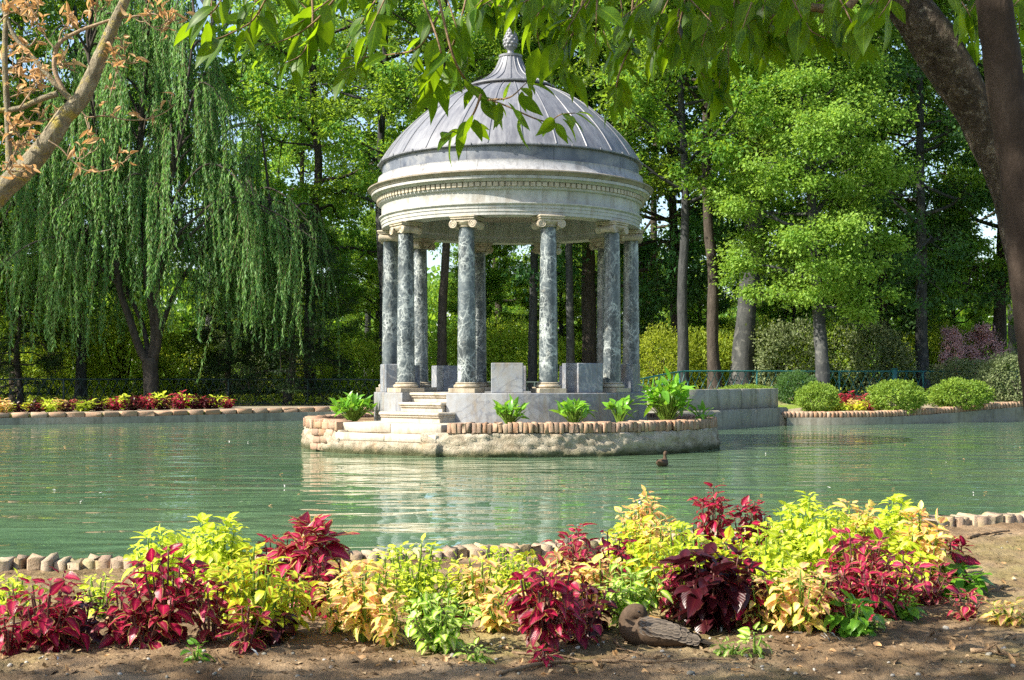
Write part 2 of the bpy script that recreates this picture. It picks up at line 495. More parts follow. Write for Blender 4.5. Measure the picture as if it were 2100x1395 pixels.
m_lf_plane = leaf_mat('plane_leaves', (.050, .128, .018), (.150, .250, .036), (.42, .62, .04), .46, hue=.025)
m_lf_maple = leaf_mat('fresh_maple_leaves', (.095, .21, .026), (.26, .39, .070), (.44, .66, .06), .42)
m_lf_dark = leaf_mat('dark_blue_green_leaves', (.032, .090, .030), (.080, .16, .050), (.20, .42, .06), .40, hue=.02)
m_lf_lime = leaf_mat('sunny_shrub_leaves', (.14, .24, .020), (.32, .40, .05), (.60, .70, .05), .45, hue=.02)
m_lf_willow = leaf_mat('willow_leaves', (.055, .150, .050), (.20, .33, .09), (.26, .54, .10), .42)
m_lf_ever = leaf_mat('evergreen_leaves', (.014, .036, .012), (.038, .070, .020), (.09, .18, .03), .3)
m_lf_box = leaf_mat('clipped_shrub_leaves', (.08, .17, .02), (.24, .34, .05), (.40, .55, .05), .35)
m_lf_grey = leaf_mat('grey_green_shrub_leaves', (.10, .14, .06), (.22, .25, .12), (.30, .40, .12), .35)
m_lf_pink = leaf_mat('dusky_pink_leaves', (.50, .30, .32), (.70, .48, .50), (.70, .42, .44), .4)
m_lf_arum = leaf_mat('glossy_arum_leaves', (.07, .22, .015), (.20, .42, .04), (.36, .66, .04), .40, .3, .5)
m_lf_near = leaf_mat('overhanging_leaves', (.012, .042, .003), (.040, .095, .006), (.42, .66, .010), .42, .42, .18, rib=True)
m_lf_dry = leaf_mat('dry_curled_leaves', (.42, .23, .10), (.62, .42, .22), (.72, .40, .14), .35)
m_lf_lawn = leaf_mat('low_ground_cover_leaves', (.16, .24, .02), (.34, .40, .06), (.5, .6, .06), .4)

m_crumb = leaf_mat('soil_crumbs_and_leaf_litter', (.07, .045, .025), (.40, .29, .17), (.40, .26, .12), .1, .9, .1)
def path_mat():
    g = NT('beige_gravel_path'); v = g.coord()
    c = g.mix(g.noise(v, 2., 6, .65), (.30, .25, .19), (.20, .165, .12))
    c = g.mix(g.ramp(g.noise(v, .9, 4, .6), [(.55, 0.), (.7, .6)]), c, (.14, .15, .05))
    return g.done(g.princ(c, .95, .1, g.bump(g.noise(v, 25, 5, .7), .6, .02)))
m_path = path_mat()

def coleus_mat(name, inner, mid, edge, e0=.45, e1=.8, trans=.42, tint=(1, 1, 1), var=None):
    g = NT(name); f = g.attr('rnd'); e = g.attr('edge'); u = g.attr('along')
    v = g.coord()
    ee = g.math('ADD', e, g.math('MULTIPLY', g.math('SUBTRACT', g.noise(v, 45, 3), .5), .5))
    c = g.ramp(ee, [(0.0, inner), (e0, mid), (e1, mid), (min(.99, e1 + .12), edge)])
    if var: c = g.mix(g.ramp(f, [(.42, 0.), (1., .75)]), c, var)
    mid_rib = g.ramp(e, [(0., .35), (.1, 0.)])
    c = g.mix(mid_rib, c, edge)
    ridges = g.n('TexWave', {'Vector': g.n('CombineXYZ', {0: g.math('SUBTRACT', u, g.math('MULTIPLY', e, .25)), 1: 0., 2: 0.}).outputs[0], 'Scale': 3.2}).outputs['Fac']
    p = g.princ(c, .36, .45, g.bump(ridges, .14, .003))
    tr = g.n('BsdfTranslucent', {'Color': g.mix(.5, c, g.mix(1., c, tint, 'MULTIPLY'))}).outputs[0]
    return g.done(g.n('MixShader', {0: trans, 1: p, 2: tr}).outputs[0])
CM = {
    'R': coleus_mat('crimson_coleus', (.62, .014, .10), (.22, .008, .032), (.42, .30, .07), .62, .84, .45, var=(.075, .012, .014)),
    'D': coleus_mat('burgundy_coleus', (.070, .005, .012), (.050, .006, .010), (.10, .03, .015), .5, .9, .3, var=(.028, .005, .008)),
    'Y': coleus_mat('lime_coleus', (.80, .80, .22), (.66, .74, .05), (.46, .62, .03), .4, .75, .54, var=(.38, .55, .025)),
    'P': coleus_mat('peach_coleus', (.90, .34, .25), (.86, .60, .26), (.54, .66, .05), .50, .74, .50, var=(.74, .74, .14)),
    'V': coleus_mat('cream_green_coleus', (.84, .82, .44), (.46, .62, .08), (.13, .34, .02), .45, .68, .46, var=(.32, .52, .05)),
    'G': coleus_mat('green_coleus', (.16, .34, .025), (.12, .30, .022), (.20, .40, .03), .4, .8, .42, var=(.08, .22, .02)),
    'O': coleus_mat('red_flushed_lime_coleus', (.42, .06, .02), (.60, .56, .05), (.50, .64, .03), .28, .5, .48, var=(.46, .56, .03)),
    'K': coleus_mat('pink_red_coleus', (.66, .05, .17), (.30, .014, .045), (.55, .48, .14), .55, .76, .45, var=(.20, .03, .03)),
}
def plain(name, c, rough=.6, spec=.3, nz=8., amt=.35, bump=.15, metal=0.):
    g = NT(name); v = g.coord(rnd=True); n1 = g.noise(v, nz, 5, .6)
    cc = g.mix(g.ramp(n1, [(.35, 0.), (.7, amt)]), c, tuple(q * .45 for q in c))
    return g.done(g.princ(cc, rough, spec, g.bump(n1, bump, .01), Metallic=metal))
m_fence = plain('teal_painted_iron', (.018, .125, .125), .45, .4)
m_fence_dark = plain('dark_green_painted_iron', (.012, .03, .026), .5, .3)
m_stem_green = plain('green_stem', (.14, .24, .03), .5, .3)
m_stem_red = plain('purple_stem', (.12, .05, .04), .5, .3)
m_pebble = plain('pale_pebble', (.42, .38, .32), .8, .2)
m_feather = plain('white_feather', (.62, .60, .56), .8, .1, amt=.2)
m_duck = plain('brown_duck_plumage', (.085, .055, .034), .75, .2, 60., .85, .3)
m_duckpale = plain('pale_duck_plumage', (.50, .42, .32), .75, .2, 40., .4, .2)
m_duckdark = plain('dark_duck_plumage', (.055, .042, .032), .75, .2, 50., .6, .3)
def feather_mat():
    g = NT('scalloped_duck_feathers'); f = g.attr('rnd'); e = g.attr('edge'); u = g.attr('along')
    c = g.mix(f, (.045, .036, .030), (.10, .082, .066))
    rim = g.math('MAXIMUM', g.ramp(e, [(.6, 0.), (.95, 1.)]), g.ramp(u, [(.75, 0.), (.92, 1.)]))
    c = g.mix(g.math('MULTIPLY', rim, .7), c, (.24, .19, .14))
    return g.done(g.princ(c, .7, .2))
m_duckwing = feather_mat()
m_bill = plain('orange_brown_bill', (.30, .17, .05), .4, .4)
m_eye = plain('black_eye', (.01, .01, .01), .15, .6, amt=0.)
# ------------------------------------------------------------------ pond outline, water, ground
OUT = [(-4, 6.28), (-2.63, 6.52), (-1.5, 6.65), (-.32, 6.94), (1.3, 7.65), (2.9, 8.5), (3.5, 8.75), (6, 10.2), (9, 11.8), (13, 13.8), (20, 20), (24, 30), (23, 38),
       (20, 41.6), (17, 41.0), (13.2, 39.0), (11, 37.7), (9.4, 37.1), (8.0, 37.0), (6.6, 35.8), (5.2, 33.7), (4.0, 32.9), (2, 34), (0, 37), (-2, 40.6), (-4, 42.2),
       (-6.5, 41.7), (-9, 40.3), (-12, 38.6), (-15.5, 37.0), (-19, 34), (-22, 28), (-21, 18), (-17, 10), (-12, 7.2), (-8, 6.4)]
POND = spline(OUT, 12, closed=True)
PC = np.array([0.0, 22.0])

def smooth(t): t = np.clip(t, 0, 1); return t * t * (3 - 2 * t)
def terrain(x, y):
    r = .40 * smooth((y - 37.6) / 5.5) * smooth((x - 2.0) / 4.0)
    l = .10 * smooth((y - 38.0) / 5.5) * smooth((-x - 2.0) / 4.0)
    return .30 + r + l + 1.2 * smooth((np.hypot(x, y - 22) - 90) / 400)

mb = MB()
N = len(POND)
mb.add(np.column_stack([POND, np.zeros(N)]), None)
c0 = mb.add([[PC[0], PC[1], 0]], None)
mb.faces(np.array([[i, (i + 1) % N, c0] for i in range(N)]))
tag(mb.build('pond_water', m_water), kind='structure')

mb = MB()
dirs = norm(POND - PC)
Rg = []
for off in (.10, .12, .5, 1.2, 2.2, 3.5, 5, 7, 10, 16, 28, 55, 120, 300, 900):
    q = POND + dirs * off
    z = terrain(q[:, 0], q[:, 1])
    if off == .10: z = z * 0 - .6
    Rg.append(np.column_stack([q, z]))
Rg = np.array(Rg)[:, ::-1]
rings(mb, Rg[:, ::-1][:, ::1], False, False)
g_ = mb.build('ground', m_ground); tag(g_, kind='structure')

mb = MB()
far_i = np.array([i for i in range(len(POND)) if POND[i][1] > 30])
seg_ = POND[far_i]; sd = dirs[far_i]; Rp = []
for off in (.42, 1.2, 2.2, 3.4):
    q = seg_ + sd * off; Rp.append(np.column_stack([q, terrain(q[:, 0], q[:, 1]) + .02]))
rings(mb, np.array(Rp), False, False, closed=False)
tag(mb.build('path', m_path), kind='structure')

# near planting bed: finely modelled soil on top of the ground sheet
def bank_y(x):
    near = POND[(POND[:, 1] < 16) & (np.abs(POND[:, 0]) < 9.5)]
    near = near[np.argsort(near[:, 0])]
    return np.interp(x, near[:, 0], near[:, 1])
def soil_z(x, y):
    b = bank_y(x)
    t = (b - y)
    base = .318 + .035 * smooth((t - .25) / .8) - .0 * t
    n = mnoise.noise(Vector((x * 1.3, y * 1.3, 3.1))) * .022 + mnoise.noise(Vector((x * 5, y * 5, 1.7))) * .014 \
        + mnoise.noise(Vector((x * 17, y * 17, .3))) * .011 + max(0, mnoise.noise(Vector((x * 38, y * 38, 9.)))) * .014
    return base + n + .02
mb = MB()
nx, ny = 500, 360
Vs = np.zeros((ny, nx, 3))
xs = np.linspace(-4.2, 5.6, nx)
for i in range(ny):
    s = (i / (ny - 1))
    for j in range(nx):
        x = xs[j]; b = float(bank_y(x)) - .10
        y = 1.8 + (b - 1.8) * (s ** .8)
        edge = min(1, min(j, nx - 1 - j) / 20, i / 20)
        Vs[i, j] = (x, y, .305 + (soil_z(x, y) - .305) * edge)
rings(mb, Vs, False, False, closed=False)
tag(mb.build('garden_soil', m_soil), kind='structure')

# ------------------------------------------------------------------ brick kerbs round the pond
def arc_points(P, step):
    d = np.r_[0, np.cumsum(np.linalg.norm(np.diff(P, axis=0), axis=1))]
    s = np.arange(0, d[-1], step)
    return np.column_stack([np.interp(s, d, P[:, q]) for q in (0, 1)])
def kerb(name, P, step, depth, ztop, height, m, label, seed, bev=.012, jit=.004, inner=0.0, wall=True):
    rg = np.random.default_rng(seed)
    root = empty(name, (P[0][0], P[0][1], 0), 0, label, 'kerb')
    ox, oy = P[0]
    A = arc_points(P, step); t = norm(np.gradient(A, axis=0)); nrm = np.column_stack([-t[:, 1], t[:, 0]])
    sgn = np.sign(((A - PC) * nrm).sum(1)); nrm = nrm * sgn[:, None]      # away from the pond
    b = MB()
    for p, tt, nn in zip(A, t, nrm):
        zt = terrain(p[0], p[1]) + ztop + rg.normal() * .006
        c = p + nn * (depth / 2 - inner + rg.normal() * .008)
        cbox(b, (c[0] - ox, c[1] - oy, zt - height / 2), (step * rg.uniform(.84, .96), depth, height), math.atan2(tt[1], tt[0]) + rg.normal() * .03,
             bev, jit, rg, rnd=rg.random())
    b.build('brick_course', m, root)
    if wall:
        w = MB(); Rg = []
        for p, nn in zip(A, nrm):
            z = terrain(p[0], p[1]) + ztop - height
            a0 = p - nn * (inner + .03) - (ox, oy); a1 = p + nn * (depth * .8) - (ox, oy)
            Rg.append([(a0[0], a0[1], -.5), (a0[0] - nn[0] * .01, a0[1] - nn[1] * .01, .02), (a0[0], a0[1], z + .012), (a1[0], a1[1], z + .012), (a1[0], a1[1], -.5)])
        rings(w, np.array(Rg)[:, ::-1], False, False, closed=False)
        w.build('stone_footing', m_pier_stone, root, smooth=False)
    return root
sel = lambda f: POND[np.array([f(p) for p in POND])]
nearP = sel(lambda p: p[1] < 13 and -8 < p[0] < 10); nearP = nearP[np.argsort(nearP[:, 0])]
kerb('brick_kerb', nearP, .070, .15, .095, .24, m_brick_near, 'mossy brick kerb along the near pond edge behind the coleus bed', 3, .008, .007)
rightP = sel(lambda p: p[1] > 36.9 and 7.9 < p[0] < 20.1); rightP = rightP[np.argsort(rightP[:, 0])]
kerb('brick_kerb', rightP, .13, .34, .10, .19, m_brick, 'far kerb of upright bricks below the clipped round shrubs', 4, .03, .006)
leftP = sel(lambda p: p[1] > 33.9 and p[0] < -2.5); leftP = leftP[np.argsort(leftP[:, 0])]
kerb('brick_kerb', leftP, .52, .36, .05, .16, m_brick, 'far brick kerb in front of the coleus strip under the willow', 5, .02, .012)

# ------------------------------------------------------------------ landing wall on the far bank (right of the island)
root = empty('landing_wall', (4.0, 32.9, 0), 0, 'grey marble slab wall at the water right behind the island', 'wall')
wp = np.array([(2.6, 33.55), (4.05, 32.85), (5.25, 33.65), (6.6, 35.7), (7.75, 37.15), (8.1, 37.9)]) - (4.0, 32.9)
w = MB(); l = MB()
for a, b_ in zip(wp[:-1], wp[1:]):
    d = b_ - a; L = np.linalg.norm(d); n = max(1, round(L / .75)); rz = math.atan2(d[1], d[0]); nn = np.array([-d[1], d[0]]) / L
    for k in range(n):
        c = a + d * ((k + .5) / n) + nn * .30
        cbox(w, (c[0], c[1], .79), (L / n - .008, .32, .56), rz, .012, rnd=random.random())
    c = (a + b_) / 2 + nn * .22
    cbox(l, (c[0], c[1], .10), (L + .10, .75, .82), rz, .05)
w.build('marble_slab', m_wall, root); l.build('base_ledge', m_pier_stone, root)

# ------------------------------------------------------------------ island
IX, IY = -.03, 25.6
RI = 4.1
root = empty('island', (IX, IY, 0), 0, 'low round brick rimmed island carrying the marble rotunda', 'island')
def pol(r, th, z=0.0):            # th measured from the viewer's side, positive to the right
    return np.array([r * math.sin(th), -r * math.cos(th), z])
LA, LB = RAD(-50), RAD(-17.5)     # landing opening
LM = (LA + LB) / 2
rg = np.random.default_rng(11)
b = MB(); n_b = int(2 * math.pi * RI / .088)
for i in range(n_b):
    th = -math.pi + i * 2 * math.pi / n_b
    if LA - .0 < th < LB + .035: continue
    wth = .088 * rg.uniform(.80, .93)
    c = pol(RI - .17 + rg.normal() * .012, th, .492 + rg.normal() * .007)
    cbox(b, c, (wth, .36, .17), th, .009, .007, rg, rnd=rg.random())
b.build('brick_rim', m_brick, root)
# brick pier that ends the rim left of the landing
b = MB()
tp = LA - .03
for lay in range(4):
    for s in range(3):
        c = pol(RI - .10 + lay * .012 * -1, tp - .02, .075 + lay * .135) + np.array([math.cos(tp), math.sin(tp), 0]) * (-.05 - s * .26 + (lay % 2) * .08)
        cbox(b, c, (.245, .30, .122), tp, .015, .005, rg, rnd=rg.random())
    c = pol(RI - .48, tp - .0, .075 + lay * .135)
    cbox(b, c, (.20, .42, .122), tp, .015, .005, rg, rnd=rg.random())
b.build('brick_pier', m_brick, root)
# rough foundation wall
w = MB(); k = 420; ths = np.linspace(LB - .075, 2 * math.pi + LA + .03, k); Rg = []
for th in ths:
    ring = []
    for z, dr in ((-.6, .0), (-.05, .02), (.0, .04), (.04, .06), (.08, .055), (.12, .05), (.16, .03), (.20, .03), (.24, .035), (.28, .025), (.32, .015), (.36, .005), (.39, .0), (.408, -.02), (.408, -.3), (-.6, -.3)):
        p = pol(RI, th, z); nz = mnoise.noise(Vector((p[0] * 2.2, p[1] * 2.2, z * 6))) * .05 + mnoise.noise(Vector((p[0] * 7, p[1] * 7, z * 13))) * .045 + mnoise.noise(Vector((p[0] * 18, p[1] * 18, z * 26))) * .035
        und = -.10 * max(0, mnoise.noise(Vector((p[0] * 1.6, p[1] * 1.6, 5.)))) if -.1 < z < .15 else 0
        q = pol(RI + (dr + nz + und if dr > -.1 else dr), th, z + (nz * .3 if 0 < z < .38 else 0)); ring.append(q)
    Rg.append(ring)
rings(w, np.array(Rg)[:, ::-1], True, True, closed=True)
w.build('rough_stone_wall', m_rough, root, smooth=True)
# island soil
w = MB(); Rg = []
for r in (.01, 2.0, 2.7, 3.1, 3.4, 3.7, 4.0):
    row = []
    for th in np.linspace(-math.pi, math.pi, 120, endpoint=False):
        rr = r
        z = .50 + mnoise.noise(Vector((r * math.sin(th) * 3, r * math.cos(th) * 3, 2))) * .03
        if LA - .01 < th < LB + .01: rr = min(r, 3.35)
        row.append(pol(rr, th, z))
    Rg.append(row)
rings(w, np.array(Rg), False, False)
w.build('island_soil', m_islesoil, root)
# landing: two straight marble steps and a rough base
chord = 2 * RI * math.sin((LB - LA) / 2); da = RI * math.cos((LB - LA) / 2)
w = MB()
for r_out, r_in, z1, z0, ww in ((da - .12, 2.2, .545, .372, chord - .05), (da + .06, 2.5, .368, .232, chord - .02)):
    nslab = 2
    for s in range(nslab):
        off = (s - .5) * ww / nslab
        c = pol((r_out + r_in) / 2, LM, (z0 + z1) / 2) + np.array([math.cos(LM), math.sin(LM), 0]) * off
        cbox(w, c, (ww / nslab - .006, r_out - r_in, z1 - z0), LM, .012, .003, rg, rnd=rg.random())
w.build('marble_landing', m_step, root)
w = MB(); Rg = []
for s in np.linspace(-.5, .5, 120):
    ring = []
    for z, dr in ((-.6, .06), (-.02, .09), (.05, .12), (.13, .13), (.20, .11), (.229, .07), (.229, -1.2)):
        p = pol(da + dr, LM, z) + np.array([math.cos(LM), math.sin(LM), 0]) * s * (chord + .10)
        nz = mnoise.noise(Vector((p[0] * 4, p[1] * 4, z * 8))) * .07 + mnoise.noise(Vector((p[0] * 11, p[1] * 11, z * 15))) * .03
        if dr > -.5: p = p + pol(nz, LM, 0)
        ring.append(p)
    Rg.append(ring)
rings(w, np.array(Rg)[:, ::-1], True, True, closed=True)
w.build('rough_landing_base', m_rough, root)
# ------------------------------------------------------------------ rotunda
ROT = empty('rotunda', (IX, IY, 0), 0, 'round marble garden temple with ten columns and a lead dome on the island', 'rotunda')
rg = np.random.default_rng(21)
ST = RAD(-36.5)                      # stair direction
PZ = 1.075
RP = 2.74
# platform: slabs round the edge, core, floor
w = MB(); half = .53
a_open = math.asin(half / RP)
ths = []
span0, span1 = ST + a_open, ST - a_open + 2 * math.pi
edges = np.linspace(span0, span1, 15)
for a, b_ in zip(edges[:-1], edges[1:]):
    q = np.linspace(a + .0012, b_ - .0012, 7)
    Rg = []
    for th in q:
        ri = 2.2
        tin = th
        Rg.append([pol(RP - .012, th, .46), pol(RP, th, .475), pol(RP, th, PZ - .015), pol(RP - .012, th, PZ), pol(ri, tin, PZ), pol(ri, tin, .46)])
    rings(w, np.array(Rg)[:, ::-1], True, True, closed=True, rnd=rg.random())
platform = w.build('platform', m_platform, ROT, smooth=False)
w = MB(); lathe(w, [(2.195, .4), (2.195, PZ - .003), (.001, PZ - .003)], 64)
w.build('floor', m_platform, ROT, smooth=False)
# stairs
w = MB(); tx = np.array([math.cos(ST), math.sin(ST), 0])
def step_slab(r0, r1, z0, z1, ww):
    c = pol((r0 + r1) / 2, ST, z1 - .03); cbox(w, c, (ww + .03, r1 - r0 + .05, .06), ST, .018)
    c = pol((r0 + r1) / 2 - .02, ST, z1 - .06 - .018); cbox(w, c, (ww, r1 - r0 + .03, .036), ST, .012)
    c = pol((r0 + r1) / 2 - .04, ST, (z0 + z1 - .096) / 2); cbox(w, c, (ww - .012, r1 - r0, z1 - z0 - .096), ST, .004)
step_slab(2.30, 3.12, .52, .725, 1.42)
step_slab(2.10, 2.80, .725, .90, 2 * half - .05)
step_slab(2.00, 2.50, .90, PZ + .003, 2 * half - .07)
w.build('stair', m_step, ROT, smooth=False)
# pedestal blocks between the columns
COLTH = [RAD(-19.3 + 36 * i) for i in range(10)]
for i in range(10):
    th = COLTH[i] + RAD(18)
    d = (th - ST + math.pi) % (2 * math.pi) - math.pi
    if abs(d) < .15: continue
    w = MB(); c = pol(2.36, th, PZ + .275)
    cbox(w, c, (.58, .50, .55), th, .010)
    w.build('pedestal', m_blue_marble if i != 0 else m_platform, ROT, smooth=False)
# columns
RC = 2.43
def build_column():
    sh = MB(); prof = []
    for t in np.linspace(0, 1, 14):
        r = .170 - .026 * t ** 1.8
        prof.append((r, .20 + t * 2.84))
    prof = [(.185, .188), (.185, .205)] + prof + [(.158, 3.04), (.158, 3.06)]
    lathe(sh, prof, 32, cap0=True, cap1=True)
    ba = MB()
    cbox(ba, (0, 0, .0435), (.52, .52, .087), 0, .006)
    pr = [(.20, .085)]
    for a in np.linspace(-90, 90, 7): pr.append((.205 + .038 * math.cos(RAD(a)), .123 + .036 * math.sin(RAD(a))))
    pr += [(.205, .163), (.195, .168)]
    for a in np.linspace(-80, 80, 5): pr.append((.185 + .025 * math.cos(RAD(a)), .180 + .014 * math.sin(RAD(a))))
    pr += [(.18, .196), (.16, .198)]
    lathe(ba, pr, 32)
    ca = MB()
    # echinus, bolsters with spirals, abacus
    lathe(ca, [(.158, 3.035), (.178, 3.045), (.158, 3.055), (.160, 3.07), (.200, 3.10), (.212, 3.125), (.200, 3.15)], 28)
    for sx in (-1, 1):
        cx, cz = sx * .195, 3.088
        Rg = []
        for y, r in ((-.205, .058), (-.20, .078), (-.175, .080), (-.10, .064), (0, .058), (.10, .064), (.175, .080), (.20, .078), (.205, .058)):
            a = np.arange(20) * 2 * math.pi / 20
            Rg.append(np.column_stack([cx + r * np.cos(a), np.full(20, y), cz + r * np.sin(a)]))
        rings(ca, np.array(Rg)[:, ::-1], True, True)
        for sy in (-1, 1):
            q = np.linspace(0, 1, 40); a = math.pi / 2 + sx * -1 * (-q * 2.3 * 2 * math.pi); r = .074 * (1 - q) + .010
            tube(ca, np.column_stack([cx + r * np.cos(a), np.full(40, sy * .207), cz + r * np.sin(a)]), .0085 * (1 - .5 * q), 6)
    for sy in (-1, 1):
        cbox(ca, (0, sy * .19, 3.145), (.39, .035, .045), 0, .008)
    cbox(ca, (0, 0, 3.150), (.40, .36, .040), 0, .008)
    cbox(ca, (0, 0, 3.188), (.47, .46, .036), 0, .010)
    cbox(ca, (0, 0, 3.224), (.50, .49, .038), 0, .012)
    return sh.mesh('shaft', m_veined), ba.mesh('column_base', m_cream_marble, smooth=True), ca.mesh('capital', m_cream_marble, smooth=True)
def shade_by_angle(me, deg=40):
    try: me.set_sharp_from_angle(angle=RAD(deg))
    except Exception: pass
ms, mbs, mc = build_column()
for q in (ms, mbs, mc): shade_by_angle(q)
for th in COLTH:
    c = empty('column', pol(RC, th, PZ), th); c.parent = ROT
    link('shaft', ms, c); link('column_base', mbs, c); link('capital', mc, c)
# entablature: one turned ring with block joints
EB = PZ + 3.243
def ring_band(name, prof, mat, k=120, joints=0, gap=.0016, smooth=True, parent=ROT):
    w = MB()
    if not joints: lathe(w, prof, k)
    else:
        ed = np.linspace(0, 2 * math.pi, joints + 1)
        for a, b_ in zip(ed[:-1], ed[1:]):
            lathe(w, prof, max(4, k // joints + 1), a + gap / 2.6, b_ - gap / 2.6, rnd=rg.random())
    o = w.build(name, mat, parent, smooth); shade_by_angle(o.data, 28); return o
ring_band('architrave', [(2.15, EB + .46), (2.15, EB + .13), (2.20, EB + .10), (2.20, EB), (2.585, EB), (2.585, EB + .06), (2.598, EB + .062), (2.598, EB + .125), (2.612, EB + .128),
                         (2.612, EB + .170), (2.628, EB + .182), (2.648, EB + .200), (2.648, EB + .222), (2.60, EB + .226)], m_white_marble, 140, 14)
ring_band('frieze', [(2.60, EB + .224), (2.592, EB + .30), (2.592, EB + .43), (2.60, EB + .452), (2.625, EB + .458)], m_white_marble, 140, 11)
CZ = EB + .455
cornice = ring_band('cornice', [(2.60, CZ), (2.63, CZ + .004), (2.648, CZ + .022), (2.650, CZ + .045), (2.650, CZ + .135), (2.70, CZ + .14), (2.715, CZ + .155), (2.735, CZ + .175), (2.75, CZ + .180),
                     (2.79, CZ + .182), (2.79, CZ + .235), (2.78, CZ + .237)], m_white_marble, 150, 15)
ring_band('cornice_lip', [(2.78, CZ + .2375), (2.805, CZ + .24), (2.818, CZ + .262), (2.850, CZ + .292), (2.868, CZ + .30), (2.868, CZ + .322), (2.84, CZ + .334), (2.70, CZ + .352)], m_lip, 150, 15)
w = MB(); nd = 150; Rg = []
for i in range(nd):
    for f, r in ((.0, 2.652), (.28, 2.652), (.285, 2.690), (.995, 2.690)):
        th = (i + f) * 2 * math.pi / nd
        Rg.append([pol(2.64, th, CZ + .130), pol(r, th, CZ + .130), pol(r, th, CZ + .054), pol(2.64, th, CZ + .054)])
Rg.append(Rg[0]); rings(w, np.array(Rg), False, False)
w.build('dentil_band', m_cream_marble, cornice, smooth=False)
AZ = CZ + .352
ring_band('stained_ledge', [(2.78, AZ - .016), (2.735, AZ + .02), (2.69, AZ + .075), (2.665, AZ + .13), (2.655, AZ + .17), (2.66, AZ + .195), (2.63, AZ + .20)], m_weather_ledge, 140, 14)
DZ = AZ + .195
ring_band('drum_band', [(2.60, DZ - .02), (2.575, DZ + .002), (2.575, DZ + .30), (2.40, DZ + .31)], m_drum, 140, 10, .004)
# ceiling inside
w = MB(); lathe(w, [(2.16, EB + .44), (1.9, EB + .52), (1.2, EB + .70), (.001, EB + .78)], 64)
w.build('ceiling', m_cream_marble, ROT)
# dome
EZ = DZ + .30
dome_p = spline([(2.625, EZ), (2.45, EZ + .27), (2.24, EZ + .53), (1.97, EZ + .80), (1.55, EZ + 1.16), (1.13, EZ + 1.40), (.86, EZ + 1.51)], 6)
w = MB()
full = np.vstack([[(2.42, EZ - .03), (2.62, EZ - .045), (2.650, EZ - .03), (2.650, EZ - .008)], dome_p, [(.83, EZ + 1.52)]])
lathe(w, full, 144)
ns = 26
for i in range(ns):
    th = (i + .35) * 2 * math.pi / ns
    P = [pol(r, th, z + .006) for r, z in dome_p]
    tube(w, P, np.linspace(.014, .010, len(P)), 6)
    cbox(w, pol(2.655, th + .12, EZ - .012), (.05, .03, .05), th, .008)
dome = w.build('dome', m_lead, ROT); shade_by_angle(dome.data, 35)
LZ = EZ + 1.51
w = MB()
cap_p = spline([(.90, LZ + .06), (.62, LZ + .19), (.42, LZ + .32), (.29, LZ + .50), (.215, LZ + .68)], 6)
body = [(.84, LZ - .02), (.83, LZ + .02), (.89, LZ + .025), (.915, LZ + .04), (.915, LZ + .065)] + [tuple(q) for q in cap_p] + [(.235, LZ + .69), (.24, LZ + .73), (.18, LZ + .745), (.09, LZ + .75)]
lathe(w, body, 96)
for i in range(20):
    th = i * 2 * math.pi / 20
    tube(w, [pol(r, th, z + .004) for r, z in cap_p], np.linspace(.016, .011, len(cap_p)), 6)
capo = w.build('lantern_cap', m_lead, ROT); shade_by_angle(capo.data, 35)
w = MB(); FZ = LZ + .745
lathe(w, [(.09, FZ), (.075, FZ + .03), (.06, FZ + .07), (.07, FZ + .10), (.105, FZ + .14), (.135, FZ + .20), (.145, FZ + .27), (.135, FZ + .34), (.105, FZ + .43), (.07, FZ + .50), (.03, FZ + .56), (.004, FZ + .58)], 24)
for r in range(6):
    for q in range(9):
        z = FZ + .17 + r * .06; th = (q + .5 * (r % 2)) * 2 * math.pi / 9; rr = np.interp(z - FZ, [.14, .2, .27, .34, .43, .5, .56], [.105, .135, .145, .135, .105, .07, .03])
        cbox(w, pol(rr, th, z), (.06, .03, .06), th, .014)
w.build('pinecone_finial', m_lead, ROT)
